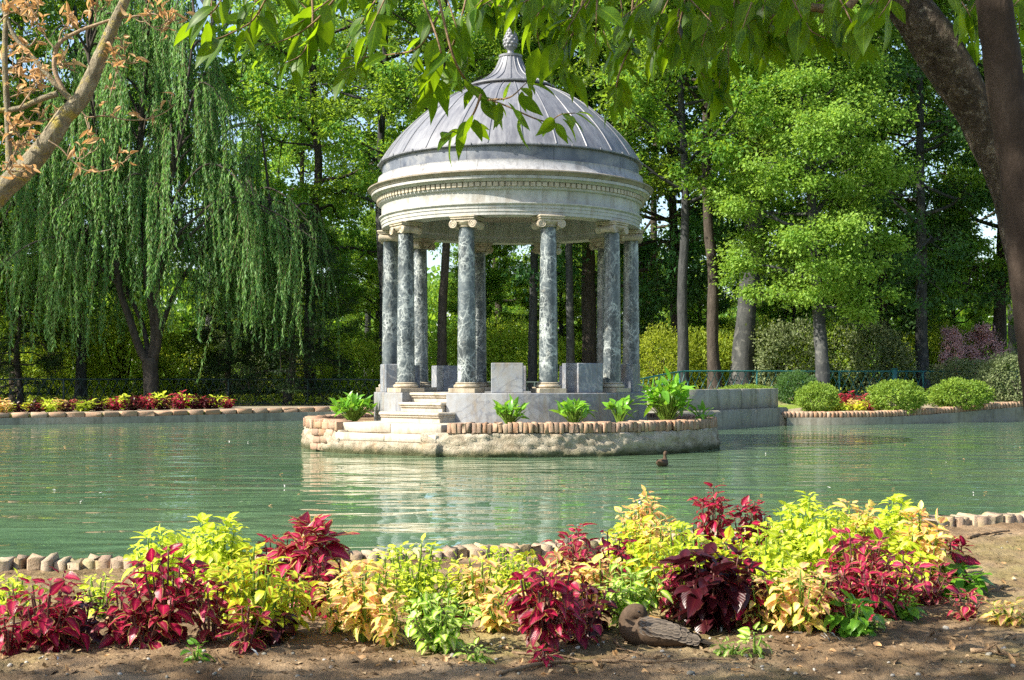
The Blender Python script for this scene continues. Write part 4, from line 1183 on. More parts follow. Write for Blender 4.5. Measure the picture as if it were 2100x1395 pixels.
def gz(x, y): return float(soil_z(x, y))
def on_soil(px, py):
    d = (CAMZ - .355) * F / (py - HOR)
    for _ in range(6):
        x = (px - 1050) * d / F
        d = (CAMZ - gz(x, min(d, float(bank_y(x)) - .1))) * F / (py - HOR)
    x = (px - 1050) * d / F
    d = min(d, float(bank_y(x)) - .34)
    return x, d
CW = {'R': 'crimson', 'D': 'dark burgundy', 'Y': 'lime yellow', 'P': 'peach and yellow', 'V': 'cream and green', 'G': 'plain green', 'O': 'lime and reddish', 'K': 'pinkish red'}
PL = [  # px centre, px top, px foot, px width, type, leaf size factor, label
    (25, 1160, 1262, 110, 'Y', .7, 'small leaved lime coleus at the far left edge of the bed, by the kerb'),
    (95, 1150, 1330, 190, 'R', 1.0, 'tall crimson coleus nearest the left edge of the bed'),
    (20, 1240, 1340, 120, 'R', 1.0, 'low crimson coleus cut by the left edge of the photo'),
    (205, 1160, 1262, 110, 'Y', .65, 'small leaved lime coleus between the two leftmost crimson plants'),
    (325, 1068, 1215, 150, 'Y', 1.0, 'left of the two big lime coleus rising against the water'),
    (445, 1030, 1215, 150, 'Y', 1.1, 'tallest lime coleus, right of another, rising against the water on the left'),
    (575, 1070, 1222, 110, 'R', 1.0, 'crimson coleus directly right of the tallest lime plant'),
    (632, 1045, 1235, 140, 'K', 1.6, 'magenta coleus with the largest drooping leaves at the kerb left of centre'),
    (340, 1110, 1322, 190, 'R', 1.1, 'broad crimson coleus below the two big lime plants'),
    (250, 1185, 1325, 120, 'R', 1.0, 'crimson coleus left of the broad crimson one'),
    (430, 1160, 1318, 120, 'K', 1.0, 'red coleus with pale margins below the tallest lime plant'),
    (520, 1095, 1315, 170, 'O', .85, 'lime coleus with reddish centres standing among crimson plants left of centre'),
    (590, 1150, 1300, 130, 'O', .85, 'smaller reddish lime coleus below the large leaved magenta one'),
    (505, 1215, 1338, 90, 'K', .9, 'low red coleus with yellow margins at the front left of the bed'),
    (745, 1115, 1318, 160, 'P', .9, 'tall peach and yellow coleus left of the bushy lime one at mid bed'),
    (690, 1160, 1290, 90, 'P', .9, 'small peach coleus below the large leaved magenta one'),
    (845, 1075, 1262, 170, 'Y', .62, 'bushy small leaved lime coleus near the centre of the kerb'),
    (900, 1185, 1338, 180, 'V', .85, 'cream and green coleus at the front, below the bushy lime one'),
    (985, 1110, 1270, 120, 'P', .75, 'yellow peach coleus right of the bushy lime one'),
    (1030, 1095, 1225, 110, 'Y', .65, 'lime coleus at the kerb just left of the centre line'),
    (1020, 1180, 1300, 110, 'P', .9, 'low coleus with red and yellow leaves right of the cream and green one'),
    (1120, 1120, 1335, 160, 'R', 1.05, 'tall crimson coleus in the front row left of the resting duck'),
    (1175, 1065, 1238, 130, 'K', 1.0, 'red coleus at the kerb left of the peach topped one'),
    (1090, 1110, 1230, 100, 'O', .8, 'yellow red coleus behind the tall front crimson one'),
    (1255, 1065, 1230, 110, 'R', .9, 'crimson coleus just left of the peach topped plant'),
    (1215, 1160, 1300, 120, 'D', 1.0, 'dark burgundy coleus behind the resting duck'),
    (1290, 1135, 1290, 150, 'V', .9, 'cream and green coleus right behind the resting duck'),
    (1320, 990, 1185, 150, 'P', .85, 'tall peach topped coleus rising against the water right of centre'),
    (1290, 1045, 1200, 110, 'Y', 1.0, 'lime coleus below the peach topped one'),
    (1390, 1060, 1215, 130, 'Y', .85, 'lime coleus between the peach topped one and the tall red pair'),
    (1458, 985, 1185, 110, 'R', .9, 'left plant of the tall red pair rising against the water'),
    (1545, 1005, 1180, 110, 'R', .95, 'right plant of the tall red pair rising against the water'),
    (1462, 1105, 1290, 190, 'D', 1.3, 'large leaved dark burgundy coleus in the front row right of the duck'),
    (1385, 1120, 1270, 110, 'K', .95, 'red coleus half behind the large dark burgundy one'),
    (1500, 1065, 1240, 140, 'O', .85, 'yellow coleus below the tall red pair'),
    (1645, 985, 1190, 170, 'Y', .9, 'broad lime coleus right of the tall red pair'),
    (1590, 1100, 1265, 140, 'Y', .9, 'lime coleus in the middle row below the broad lime one'),
    (1755, 1000, 1195, 120, 'P', .9, 'yellow peach coleus between two lime ones on the right'),
    (1835, 1005, 1195, 130, 'Y', 1.15, 'large leaved lime coleus at the right end of the back row'),
    (1895, 1020, 1215, 110, 'P', 1.1, 'peach margined coleus at the right end of the bed by the kerb'),
    (1640, 1130, 1295, 190, 'P', .85, 'broad orange peach coleus in the front row on the right'),
    (1760, 1065, 1245, 150, 'K', 1.05, 'pinkish red coleus below the yellow peach one on the right'),
    (1700, 1120, 1260, 120, 'R', 1.0, 'crimson coleus above the broad orange peach one'),
    (1830, 1120, 1255, 140, 'K', .95, 'low pinkish red coleus near the right end of the bed'),
    (1955, 1085, 1208, 90, 'R', 1.1, 'dark crimson coleus at the rightmost end of the bed'),
    (1965, 1150, 1222, 90, 'G', 1.2, 'green leaved low plant under the rightmost crimson coleus'),
    (1750, 1210, 1300, 110, 'G', 1.1, 'plain green plant at the front right, left of its smaller companion'),
    (1852, 1205, 1268, 90, 'G', 1.0, 'smaller plain green plant at the front right'),
    (1980, 1195, 1262, 90, 'K', .8, 'small pinkish seedling on the bare soil at the right'),
    (2062, 1222, 1282, 100, 'P', .8, 'small pale seedling near the right edge on bare soil'),
    (1775, 1250, 1292, 110, 'V', .6, 'sprawling pale green seedling on the soil at right'),
    (975, 1310, 1356, 60, 'V', .6, 'tiny cream and green seedling in front of the cream and green coleus'),
    (1112, 1312, 1362, 70, 'R', .75, 'tiny crimson seedling at the front beside the long twig'),
    (1548, 1268, 1342, 50, 'V', .75, 'upright pale seedling on the soil right of the resting duck'),
    (1500, 1318, 1342, 90, 'V', .5, 'flat creeping pale seedling beside the resting duck tail'),
    (402, 1305, 1352, 50, 'G', .7, 'tiny green seedling on the soil at the front left'),
    (165, 1195, 1318, 100, 'D', .95, 'dark red coleus filling behind the tall crimson one at left'),
    (560, 1240, 1320, 100, 'D', .9, 'low dark red coleus in the shade left of centre'),
    (920, 1255, 1300, 90, 'D', .8, 'low dark red coleus in the shade of the cream and green one'),
    (385, 1075, 1200, 120, 'Y', .9, 'lime coleus filling between the two big lime ones on the left'),
    (140, 1235, 1330, 110, 'R', .95, 'crimson coleus right of the tall leftmost crimson one'),
    (300, 1200, 1330, 110, 'K', 1.0, 'pinkish red coleus at the foot of the broad crimson one'),
    (790, 1120, 1290, 120, 'Y', .7, 'lime coleus between the tall peach one and the bushy lime one'),
    (800, 1200, 1325, 100, 'P', .85, 'peach coleus left of the cream and green front one'),
    (870, 1120, 1270, 150, 'Y', .62, 'bushy lime coleus just above the cream and green front one'),
    (945, 1130, 1270, 110, 'Y', .65, 'lime coleus right of the bushy lime pair'),
    (1065, 1130, 1270, 110, 'Y', .75, 'lime coleus behind the tall front crimson one'),
    (1160, 1110, 1260, 110, 'P', .85, 'yellow peach coleus between red ones left of the peach topped one'),
    (1190, 1200, 1320, 110, 'R', 1.0, 'crimson coleus directly left of the resting duck'),
    (1235, 1125, 1255, 110, 'P', .85, 'peach coleus behind the cream and green one by the duck'),
    (1340, 1090, 1245, 120, 'O', .8, 'reddish lime coleus under the peach topped one'),
    (1340, 1040, 1200, 120, 'P', .8, 'second yellow peach coleus under the peach topped one'),
    (1430, 1075, 1240, 120, 'Y', .85, 'lime coleus behind the large dark burgundy one'),
    (1530, 1140, 1285, 110, 'R', 1.0, 'crimson coleus right of the large dark burgundy one'),
    (1560, 1150, 1290, 120, 'P', .85, 'peach coleus left of the broad orange peach one'),
    (1580, 1050, 1215, 120, 'Y', .9, 'lime coleus right under the tall red pair'),
    (1700, 1030, 1210, 130, 'Y', .9, 'lime coleus left of the yellow peach one on the right'),
    (1795, 1040, 1210, 120, 'Y', .95, 'lime coleus right of the yellow peach one on the right'),
    (1860, 1070, 1225, 110, 'Y', 1.0, 'lime coleus left of the peach margined one at the right end'),
    (1690, 1190, 1290, 120, 'K', .95, 'pinkish red coleus at the foot of the broad orange peach one'),
    (1800, 1150, 1270, 120, 'R', .95, 'crimson coleus behind the plain green plants at right'),
    (1900, 1130, 1240, 110, 'K', .95, 'pinkish red coleus at the right end below the peach margined one'),
    (655, 1110, 1265, 110, 'R', 1.1, 'crimson coleus under the large leaved magenta one'),
    (475, 1130, 1290, 110, 'O', .85, 'reddish lime coleus under the tallest lime plant'),
]
for i, (px, pt, pf, w, typ, lf, lab) in enumerate(PL):
    x, y = on_soil(px, pf)
    H = (CAMZ - (pt - HOR) * y / F) - gz(x, y); Rr = w * .5 * y / F
    H = max(H - .02, .05); Rr = max(Rr - .012, .03)
    ns = int(np.clip(Rr / .0085, 3, 20))
    e = empty('coleus_plant', (x, y, gz(x, y) - .005), i * 1.7, lab, 'coleus plant', 'coleus bedding along the near kerb')
    sm, lm = coleus_mesh(500 + i, H, Rr, typ, (.057 if lf < 1.2 else .074) * lf, ns if typ not in 'RDK' else max(3, int(ns * .88)), 1.5 if lf < .72 else (1.3 if typ not in 'RDK' else 1.1), lf < .72)
    link('stems', sm, e); link('leaves', lm, e)
# bedding strip under the willow and the yellow red patch on the right bank
FAR = {t: coleus_mesh(700 + q, .46, .34, t, .15, 12, .62, True) for q, t in enumerate('RDYPOK')}
rg = np.random.default_rng(710)
seq = 'OYDRPYDODRYPDKYDDORYDRRYDPRYDRDYRD'
i = 0
for px in np.arange(-60, 478, 16.5):
    t = seq[i % len(seq)]; k = i % 2
    y = np.interp(px, [-60, 0, 240, 480], [36.9, 37.9, 39.7, 41.2]) + .55 + k * .75
    s = rg.uniform(.8, 1.15)
    e = empty('coleus_plant', (X_at(px, y), y, terrain(X_at(px, y), y) - .02), rg.random() * 6, '%s coleus in the strip under the willow, number by colour of its row' % CW[t], 'coleus plant', 'coleus strip under the willow')
    e['label'] = '%s coleus in the long strip under the willow behind the far left kerb' % CW[t]
    e.scale = (s, s, s * rg.uniform(.85, 1.2))
    link('stems', FAR[t][0], e); link('leaves', FAR[t][1], e); i += 1
for px, y, t, s in ((1712, 39.0, 'O', .85), (1730, 38.7, 'Y', .75), (1748, 39.2, 'P', .85), (1764, 38.7, 'O', .8), (1782, 39.0, 'K', .8), (1740, 40.0, 'R', 1.1), (1775, 40.1, 'K', 1.0), (1722, 40.0, 'R', .95)):
    e = empty('coleus_plant', (X_at(px, y), y, terrain(X_at(px, y), y) - .02), px, '%s coleus in the patch between two clipped shrubs on the right bank' % CW[t], 'coleus plant', 'coleus patch on the right bank')
    e.scale = (s, s, s)
    link('stems', FAR[t][0], e); link('leaves', FAR[t][1], e)

# ------------------------------------------------------------------ arum clumps on the island
AR = blade(8, .44, .34, .20, .35, .0, .08, .8)
def arum(px, y, H, R0, n, seed, label, tall=False):
    rg = np.random.default_rng(seed); sm = MB(); lm = MB(); x = (px - 1050) * y / F
    root = empty('arum_clump', (x, y, .50), 0, label, 'plant', 'arum clumps round the island')
    P = []; D = []; Nn = []; S = []; Rn = []
    for i in range(n):
        az = i * 2.399; q = math.sqrt((i + .5) / n); d = np.array([math.cos(az), math.sin(az), 0])
        h = H * rg.uniform(.40, .92) * (1 - .30 * q); r = R0 * q * rg.uniform(.7, 1.1)
        p = spline([d * .12 * r / R0 * R0, d * r * .5 + (0, 0, h * .6), d * r * .85 + (0, 0, h)], 4)
        tube(sm, p, np.linspace(.011, .006, len(p)), 5)
        dd = norm(d * rg.uniform(.25, .9) + (0, 0, rg.uniform(.0, 1.3)) + rg.normal(size=3) * .25)
        L = rg.uniform(.15, .25) * (1.3 if tall else 1)
        P.append(p[-1] - dd * .02); D.append(dd); Nn.append(norm(np.array([0, 0, 1.]) + d * .3 + rg.normal(size=3) * .3)); S.append(L); Rn.append(rg.random())
    scatter(lm, AR[0], AR[1], P, D, Nn, S, Rn)
    sm.build('stems', m_stem_green, root); lm.build('leaves', m_lf_arum, root)
    return root
arum(724, 24.6, .60, .44, 100, 801, 'wide arum clump at the left end of the island beside the steps')
arum(1045, 22.25, .50, .30, 64, 802, 'arum clump against the platform left of the others, in front of the centre pedestal')
arum(1178, 22.4, .50, .32, 60, 803, 'arum clump in front of the right front column')
arum(1270, 22.9, .56, .26, 38, 804, 'thin arum clump left of the tallest clump')
arum(1368, 23.7, .95, .50, 120, 805, 'tallest dark arum clump at the right end of the island', True)
arum(1440, 24.0, .34, .24, 16, 806, 'few yellowing arum leaves drooping over the brick rim at right')
arum(1140, 29.3, .75, .30, 20, 807, 'arum clump behind the rotunda seen between pedestals')
# ------------------------------------------------------------------ overhanging tree (near right) with leafy boughs and added shade clumps
NL = [blade(9, .42, .38, .14, d, .0, .05, 1.05) for d in (.04, .18, .38)] + [blade(9, .36, .40, .40, .3, .0, .08, 1.15)]
def near_leaf_bank(mb, items, rg, temps=NL):
    bank = {}
    for it in items: bank.setdefault(int(rg.integers(0, len(temps))), []).append(it)
    for k, lst in bank.items():
        T, Fs, at = temps[k]; P, D, Nn, S, Rn = map(np.array, zip(*lst))
        scatter(mb, T, Fs, P, D, Nn, S, Rn, wide=rg.uniform(.8, 1.15, len(lst)), tat=at)
def U(l, d):   # list of (px,py[,dd]) at distance d
    return [unproj(q[0], q[1], d + (q[2] if len(q) > 2 else 0)) for q in l]
def twig_leaves(items, p, rg, spacing=.045, L=.115, start=.15):
    spacing *= .80; L *= .93
    d = np.r_[0, np.cumsum(np.linalg.norm(np.diff(p, axis=0), axis=1))]
    s = d[-1] * start; q = 0
    while s <= d[-1]:
        c = np.array([np.interp(s, d, p[:, k]) for k in range(3)]); tt = norm(np.array([np.interp(min(s + .02, d[-1]), d, p[:, k]) for k in range(3)]) - c + (0, 0, -1e-4))
        side = norm(np.cross(tt, (0, 0, 1.)) + rg.normal(size=3) * .3) * (1 if q % 2 else -1)
        endl = s + spacing > d[-1]
        dd = norm(side * rg.uniform(.25, .9) + tt * rg.uniform(.3, .8) + (0, 0, -rg.uniform(-.15, 1.1)))
        items.append((c + dd * .012, dd, norm(np.array([0, 0, 1.]) + rg.normal(size=3) * .45), L * rg.uniform(.62, 1.15), rg.random()))
        if endl: items.append((c, norm(tt + (0, 0, -.5)), norm(np.array([0, 0, 1.]) + rg.normal(size=3) * .3), L * rg.uniform(.8, 1.1), rg.random()))
        s += spacing * rg.uniform(.55, 1.3); q += 1

def overhang():
    rg = np.random.default_rng(900)
    base = unproj(2210, 1380, 4.2)
    root = empty('overhanging_tree', (0, 0, 0), 0, 'near leaning tree with lichened bark whose leafy boughs hang across the top', 'tree')
    root.location = (base[0], base[1], .30)
    o = np.array(root.location)
    d0 = 4.2
    tr = [(2215, 1400), (2205, 1200), (2192, 1000), (2172, 850), (2145, 720), (2118, 600), (2096, 498), (2060, 358), (1992, 215), (1927, 107), (1856, 0), (1790, -110), (1740, -230), (1715, -400)]
    rr = [q * .74 for q in (74, 66, 60, 58, 56, 53, 51, 52, 57, 62, 57, 50, 44, 36)]
    P = np.array(U(tr, d0)); pr = np.column_stack([P, np.array(rr) * d0 / F])
    sp = spline(pr, 6)
    tm = MB(); k = 22; Rg = []
    tt = norm(np.gradient(sp[:, :3], axis=0)); u = np.array([0, 1., 0])
    for i, q in enumerate(sp):
        u = norm(u - tt[i] * np.dot(u, tt[i])); v = np.cross(tt[i], u); row = []
        for a in np.arange(k) * 2 * math.pi / k:
            dv = u * math.cos(a) + v * math.sin(a); pp = q[:3] + dv * q[3]
            n_ = mnoise.noise(Vector(pp * 9)) * .10 + mnoise.noise(Vector(pp * 24)) * .05
            row.append(q[:3] + dv * q[3] * (1 + n_) - o)
        Rg.append(row)
    rings(tm, np.array(Rg)); tm.build('trunk', m_bark_near, root)
    bm_ = MB()
    def limb(l, d, r0, r1, w=6):
        p = spline(U(l, d), 6); tube(bm_, p - o, np.linspace(r0, r1, len(p)), w); return p
    limb([(1760, -170), (1600, -70, -.1), (1400, -60, -.2), (1200, -45, -.3), (1000, -60, -.35), (800, -50, -.4), (620, -60, -.45), (440, -30, -.5)], d0, .045, .010)
    limb([(1790, -110), (1740, 10, -.15), (1650, 16, -.2), (1560, 40, -.25), (1480, 60, -.3)], d0, .022, .006)
    limb([(1740, -230), (1500, -260, -.5), (1200, -300, -.9), (900, -330, -1.3), (600, -330, -1.6)], d0, .05, .014)
    limb([(1860, 0), (1930, -100, .3), (2050, -220, .6)], d0, .04, .02)
    items = []
    explicit = [  # visible twigs from the photograph
        ([(905, 20), (860, 95), (800, 112), (735, 118), (690, 120)], 3.7, .115), ([(900, 0), (936, 133), (987, 193), (1040, 218), (1116, 249), (1150, 235), (1180, 232)], 3.6, .10),
        ([(987, 193), (970, 235), (945, 262), (915, 275)], 3.6, .10), ([(1000, 205), (1045, 200), (1080, 170)], 3.6, .09),
        ([(700, -20), (650, 40), (600, 75), (540, 95)], 3.6, .12), ([(560, -30), (520, 40), (470, 70), (430, 85)], 3.6, .12), ([(470, -30), (440, 20), (410, 40)], 3.6, .12),
        ([(800, -20), (760, 60), (745, 120), (700, 145)], 3.7, .12), ([(640, -20), (640, 60), (620, 110), (585, 130)], 3.65, .115),
        ([(960, -20), (940, 60), (915, 120), (880, 170)], 3.7, .12), ([(860, -20), (900, 90), (905, 150), (870, 190)], 3.7, .115), ([(1080, -20), (1100, 60), (1110, 110)], 3.8, .125),
        ([(1200, -20), (1180, 60), (1150, 110), (1165, 150)], 3.8, .12), ([(1300, -20), (1290, 60), (1260, 130), (1280, 190)], 3.8, .12), ([(1300, 80), (1270, 150), (1260, 215)], 3.75, .10),
        ([(1400, -20), (1390, 60), (1420, 120), (1445, 160)], 3.8, .13), ([(1540, -20), (1500, 60), (1480, 120), (1475, 180)], 3.9, .115), ([(1600, -10), (1620, 40), (1610, 80)], 3.9, .125),
        ([(1720, 10), (1700, 50), (1690, 75)], 4., .125), ([(1790, 30), (1760, 70), (1775, 90)], 4., .12), ([(1650, 10), (1660, 60), (1720, 90)], 4., .12), ([(1500, -20), (1560, 50), (1580, 70)], 3.9, .13),
        ([(1990, -30), (1985, 40), (1995, 100)], 4.3, .10), ([(2060, -30), (2090, 40), (2085, 90)], 4.4, .10)]
    for l, d, L in explicit:
        p = spline([unproj(a, b_, d + rg.normal() * .06) for a, b_ in l], 6)
        tube(bm_, p - o, np.linspace(.0038, .0013, len(p)), 5); twig_leaves(items, p, rg, .048, L)
    env = ([380, 420, 500, 600, 700, 800, 900, 1000, 1100, 1200, 1300, 1400, 1480, 1560, 1650, 1750, 1830, 2000, 2110], [40, 60, 95, 110, 125, 110, 130, 110, 110, 125, 140, 130, 155, 125, 105, 95, 60, 40, 60])
    for i in range(66):
        a = rg.uniform(400, 1840) if i < 36 else (rg.uniform(1180, 1800) if i < 58 else rg.uniform(1960, 2120)); d = rg.uniform(3.4, 4.3)
        by = np.interp(a, *env) * rg.uniform(.15, 1.0)
        if 985 < a < 1100: by = min(by, 15)
        b0 = rg.uniform(-80, -30); sx = rg.normal() * 45 - 15
        p = spline([unproj(a - sx, b0, d), unproj(a - sx * .3, b0 * .4 + by * .4, d - .05), unproj(a + sx * .4, by, d - .1)], 6)
        tube(bm_, p - o, np.linspace(.0038, .0013, len(p)), 5); twig_leaves(items, p, rg, .050, .118, .05)
    # unseen leaf clumps added above the frame to shade right boughs and front ground
    def blob(c, sz, n):
        for _ in range(n):
            q = np.array(c) + rg.normal(size=3) * sz
            lim = CAMZ + .318 * max(q[1], 0) + .22
            if q[1] > .3 and q[2] < lim: q[2] = lim + rg.random() * .4
            dd = norm(rg.normal(size=3) * (1, 1, .4) - (0, 0, .5))
            items.append((q, dd, norm(np.array([0, 0, 1.]) + rg.normal(size=3) * .5), rg.uniform(.09, .15), rg.random()))
    for c, sz, n in SHADE_CLUMPS: blob(c, sz, n)
    for l in SHADE_LIMBS:
        p = spline(np.array(l, float), 6); tube(bm_, p - o, np.linspace(.05, .012, len(p)), 6)
    bm_.build('branches', m_twig, root)
    lm = MB(); near_leaf_bank(lm, [(a - o, b_, c, s, r) for a, b_, c, s, r in items], rg); lm.build('foliage', m_lf_near, root)  # hanging leaves and the added shade clumps in one mesh
def sunward(x, y, z, zt):        # the point at height zt whose shadow falls on (x, y, z)
    k = (zt - z) / math.tan(RAD(SUN_EL)); return (x + SUN_DX / _h * k, y + SUN_DY / _h * k, zt)
SHADE_CLUMPS = [(sunward(x, y, z, zt), sz, n) for x, y, z, zt, sz, n in (  # out-of-view leaves added sunward of the spots to be shaded
    (.75, 3.7, 2.45, 4.7, (.35, .28, .30), 520), (1.0, 3.8, 2.5, 4.8, (.45, .30, .30), 600), (1.25, 3.3, 1.9, 4.6, (.22, .22, .5), 500),
    (-1.7, 3.3, .35, 5.0, (.60, .36, .25), 2000), (-.7, 3.4, .35, 4.9, (.60, .36, .25), 2000), (.5, 3.45, .35, 4.8, (.50, .36, .25), 1700), (1.6, 3.65, .35, 4.8, (.45, .30, .25), 1100))] + [
    ((2.4, 4.4, 4.0), (.7, .5, .4), 350)]
SHADE_LIMBS = [[unproj(1740, -230, 4.2), (.6, 3.4, 4.1), (-1.2, 2.9, 4.6), (-3.0, 2.0, 4.9), (-5.0, 1.4, 5.0), (-6.6, 1.1, 5.1)], [unproj(1740, -230, 4.2), (1.9, 4.2, 4.0), (2.6, 4.6, 4.4)]]  # unseen limbs added to carry the shade clumps
overhang()

# slim brown stem in front of it
def slim():
    rg = np.random.default_rng(905); d = 3.3
    b0 = unproj(2190, 1520, d)
    root = empty('slim_tree', (b0[0], b0[1], .30), 0, 'smooth brown slender trunk crossing in front of the lichened trunk at the right edge', 'tree'); o = np.array(root.location)
    l = [(2190, 1520), (2176, 1200), (2155, 900), (2132, 700), (2112, 550), (2091, 358), (2063, 180), (2038, 0), (2018, -160), (2005, -330)]
    sp = spline(np.array(U(l, d)), 6); tm = MB()
    tube(tm, sp - o, np.interp(np.linspace(0, 1, len(sp)), [0, .5, .75, 1], [50, 41, 36, 30]) * d / F, 16, wob=.02, rg=rg); tm.build('trunk', m_bark_brown, root)
    items = []; bm_ = MB()
    for i in range(26):
        q = sp[-1] + rg.normal(size=3) * (.35, .35, .25) + (0, .2, .3)
        p = spline([sp[-1], (sp[-1] + q) / 2 + (0, 0, .1), q], 4); tube(bm_, p - o, np.linspace(.010, .003, len(p)), 5); twig_leaves(items, p, rg, .05, .11, .4)
    items = [it for it in items if it[0][2] > CAMZ + .315 * it[0][1] + .03]
    bm_.build('branches', m_twig, root)
    lm = MB(); near_leaf_bank(lm, [(a - o, b_, c, s, r) for a, b_, c, s, r in items], rg); lm.build('foliage', m_lf_near, root)
slim()

# ------------------------------------------------------------------ bare branching tree with dry curled leaves (near left)
DRYB = [blade(6, .40, .42, 1.1, d, .0, .10, .9) for d in (.5, .9, -.5)]
def dry_tree():
    rg = np.random.default_rng(920); d = 4.5
    b0 = unproj(-330, 1500, d)
    root = empty('dry_tree', (b0[0], b0[1], .30), 0, 'near half bare tree with dry curled leaves at the left edge', 'tree'); o = np.array(root.location)
    tm = MB(); bm_ = MB(); items = []
    def seg(mb, l, r0, r1, dd=d, w=10, m=6):
        p = spline(U(l, dd), m); rad = np.linspace(r0, r1, len(p)) * (.62 if mb is tm else .8) * dd / F
        rad = rad * (1 + .06 * np.array([mnoise.noise(Vector(q * 14)) for q in p]))
        tube(mb, p - o, rad, w, wob=.02, rg=rg); return p
    seg(tm, [(-330, 1520), (-300, 1200), (-240, 900), (-150, 640), (-60, 470), (0, 395), (60, 338), (105, 282), (132, 240), (165, 205), (190, 155), (206, 115), (222, 78), (240, 36), (258, -5), (268, -60), (300, -200)], 48, 11, w=16)
    seg(tm, [(20, 375), (16, 250), (10, 120), (13, 0), (10, -120)], 11, 7.5, w=10)
    seg(tm, [(158, 214), (125, 185), (95, 150), (60, 110), (30, 75), (8, 25), (-20, -30)], 11, 5)
    seg(tm, [(118, 192), (80, 205), (40, 222), (-10, 226), (-60, 215)], 10, 8)
    seg(bm_, [(132, 190), (114, 150), (112, 118), (122, 88), (160, 65), (200, 50), (240, 38), (290, 32), (320, 28)], 7, 2)
    def dryl(p, n=5, hang=.3):
        for _ in range(n):
            dd = norm(rg.normal(size=3) * (1, .6, .7) + (0.2, 0, -hang + .2))
            items.append((p + rg.normal(size=3) * .006, dd, norm(rg.normal(size=3) + (0, -.3, .6)), rg.uniform(.020, .046), rg.random()))
    def twig(l, r=2.2, n=9, L=26):
        p = seg(bm_, l, r, 1.1, d + rg.normal() * .1, 6)
        for i in range(n):
            q = p[int((.25 + .75 * (i + rg.random()) / n) * (len(p) - 1))]
            u = norm(np.array([rg.normal() * .8, rg.normal() * .6, .55 + rg.random() * .6])) * L * rg.uniform(.5, 1.4) * d / F
            e = q + u; mid = q + u * .5 + (rg.normal() * .006, 0, -.008)
            pp = spline([q, mid, e], 4); tube(bm_, pp - o, np.linspace(1.3, .8, len(pp)) * d / F, 5)
            dryl(e, int(rg.integers(1, 4)))
            if rg.random() < .35:
                e2 = mid + norm(rg.normal(size=3) + (0, 0, .5)) * L * .5 * d / F
                tube(bm_, np.array([mid, (mid + e2) / 2 + (0, 0, .004), e2]) - o, [.0014, .0012, .001], 5); dryl(e2, 1)
    for l in ([(165, 225), (180, 240), (215, 238), (260, 246), (300, 245), (335, 232), (362, 212)], [(175, 240), (182, 265), (190, 300), (170, 325), (150, 320)], [(100, 288), (125, 305), (148, 330), (178, 350), (220, 350), (250, 335), (268, 322)],
              [(112, 100), (90, 70), (70, 30), (55, -5)], [(120, 90), (128, 62), (150, 58), (155, 45)], [(195, 46), (197, 20), (200, -10)], [(112, 130), (140, 140), (160, 150)], [(60, 112), (35, 130), (20, 140)], [(95, 150), (70, 160), (40, 150), (25, 165)],
              [(214, 95), (235, 120), (240, 140), (232, 175), (225, 200)], [(232, 60), (250, 90), (245, 110), (262, 130), (285, 128)], [(290, 32), (305, 50), (330, 62), (350, 40)], [(290, 32), (320, 30), (345, 45), (362, 38)],
              [(40, 225), (60, 250), (100, 245), (130, 235)], [(20, 330), (40, 300), (60, 280)], [(10, 240), (30, 265), (45, 285)], [(75, 78), (60, 95), (38, 90), (20, 110)], [(40, 222), (70, 180), (90, 165)], [(0, 340), (20, 350), (50, 352)], [(-10, 60), (15, 30), (50, 25), (80, 75)], [(-20, 250), (10, 280), (25, 310), (50, 330)]):
        twig(l, n=int(rg.integers(5, 9)))
    for l in ([(30, 20), (60, 35), (100, 30)], [(20, 200), (50, 190), (90, 185)]): twig(l, n=7)
    tm.build('trunk', m_bark_pale, root); bm_.build('branches', m_drytwig, root)
    lm = MB(); near_leaf_bank(lm, [(a - o, b_, c, s, r) for a, b_, c, s, r in items], rg, DRYB); lm.build('dry_leaves', m_lf_dry, root)
dry_tree()

# ------------------------------------------------------------------ ducks
def loft(mb, secs, k=18, **at):
    """secs: (x, z, half width, half height, pitch) rings along a duck's midline in the XZ plane"""
    S_ = spline(np.array(secs, float), 4); Rg = []
    for x, z, w, h, pit in S_:
        a = np.arange(k) * 2 * math.pi / k
        c, s = math.cos(-pit), math.sin(-pit)
        yy = w * np.cos(a); zz = h * np.sin(a)
        Rg.append(np.column_stack([x - s * zz, yy, z + c * zz]))
    rings(mb, np.array(Rg)); 
def eye(mb, c, r=.006):
    a = np.linspace(-math.pi / 2, math.pi / 2, 6)
    n0 = np.array([[math.cos(q) * r, math.sin(q) * r] for q in a])
    w = MB(); lathe(w, [(max(.0004, q[0]), q[1]) for q in n0], 10)
    mb.add(np.vstack(w.V) + c, np.vstack(w.Q))
def feather_bank(mb, spots, L, W, rg):
    T, Fs, at = blade(6, W, .6, .12, .12, 0, 0, .5)
    P, D, Nn = zip(*spots); scatter(mb, T, Fs, P, D, Nn, np.full(len(P), L) * rg.uniform(.85, 1.15, len(P)), rg.random(len(P)), tat=at)

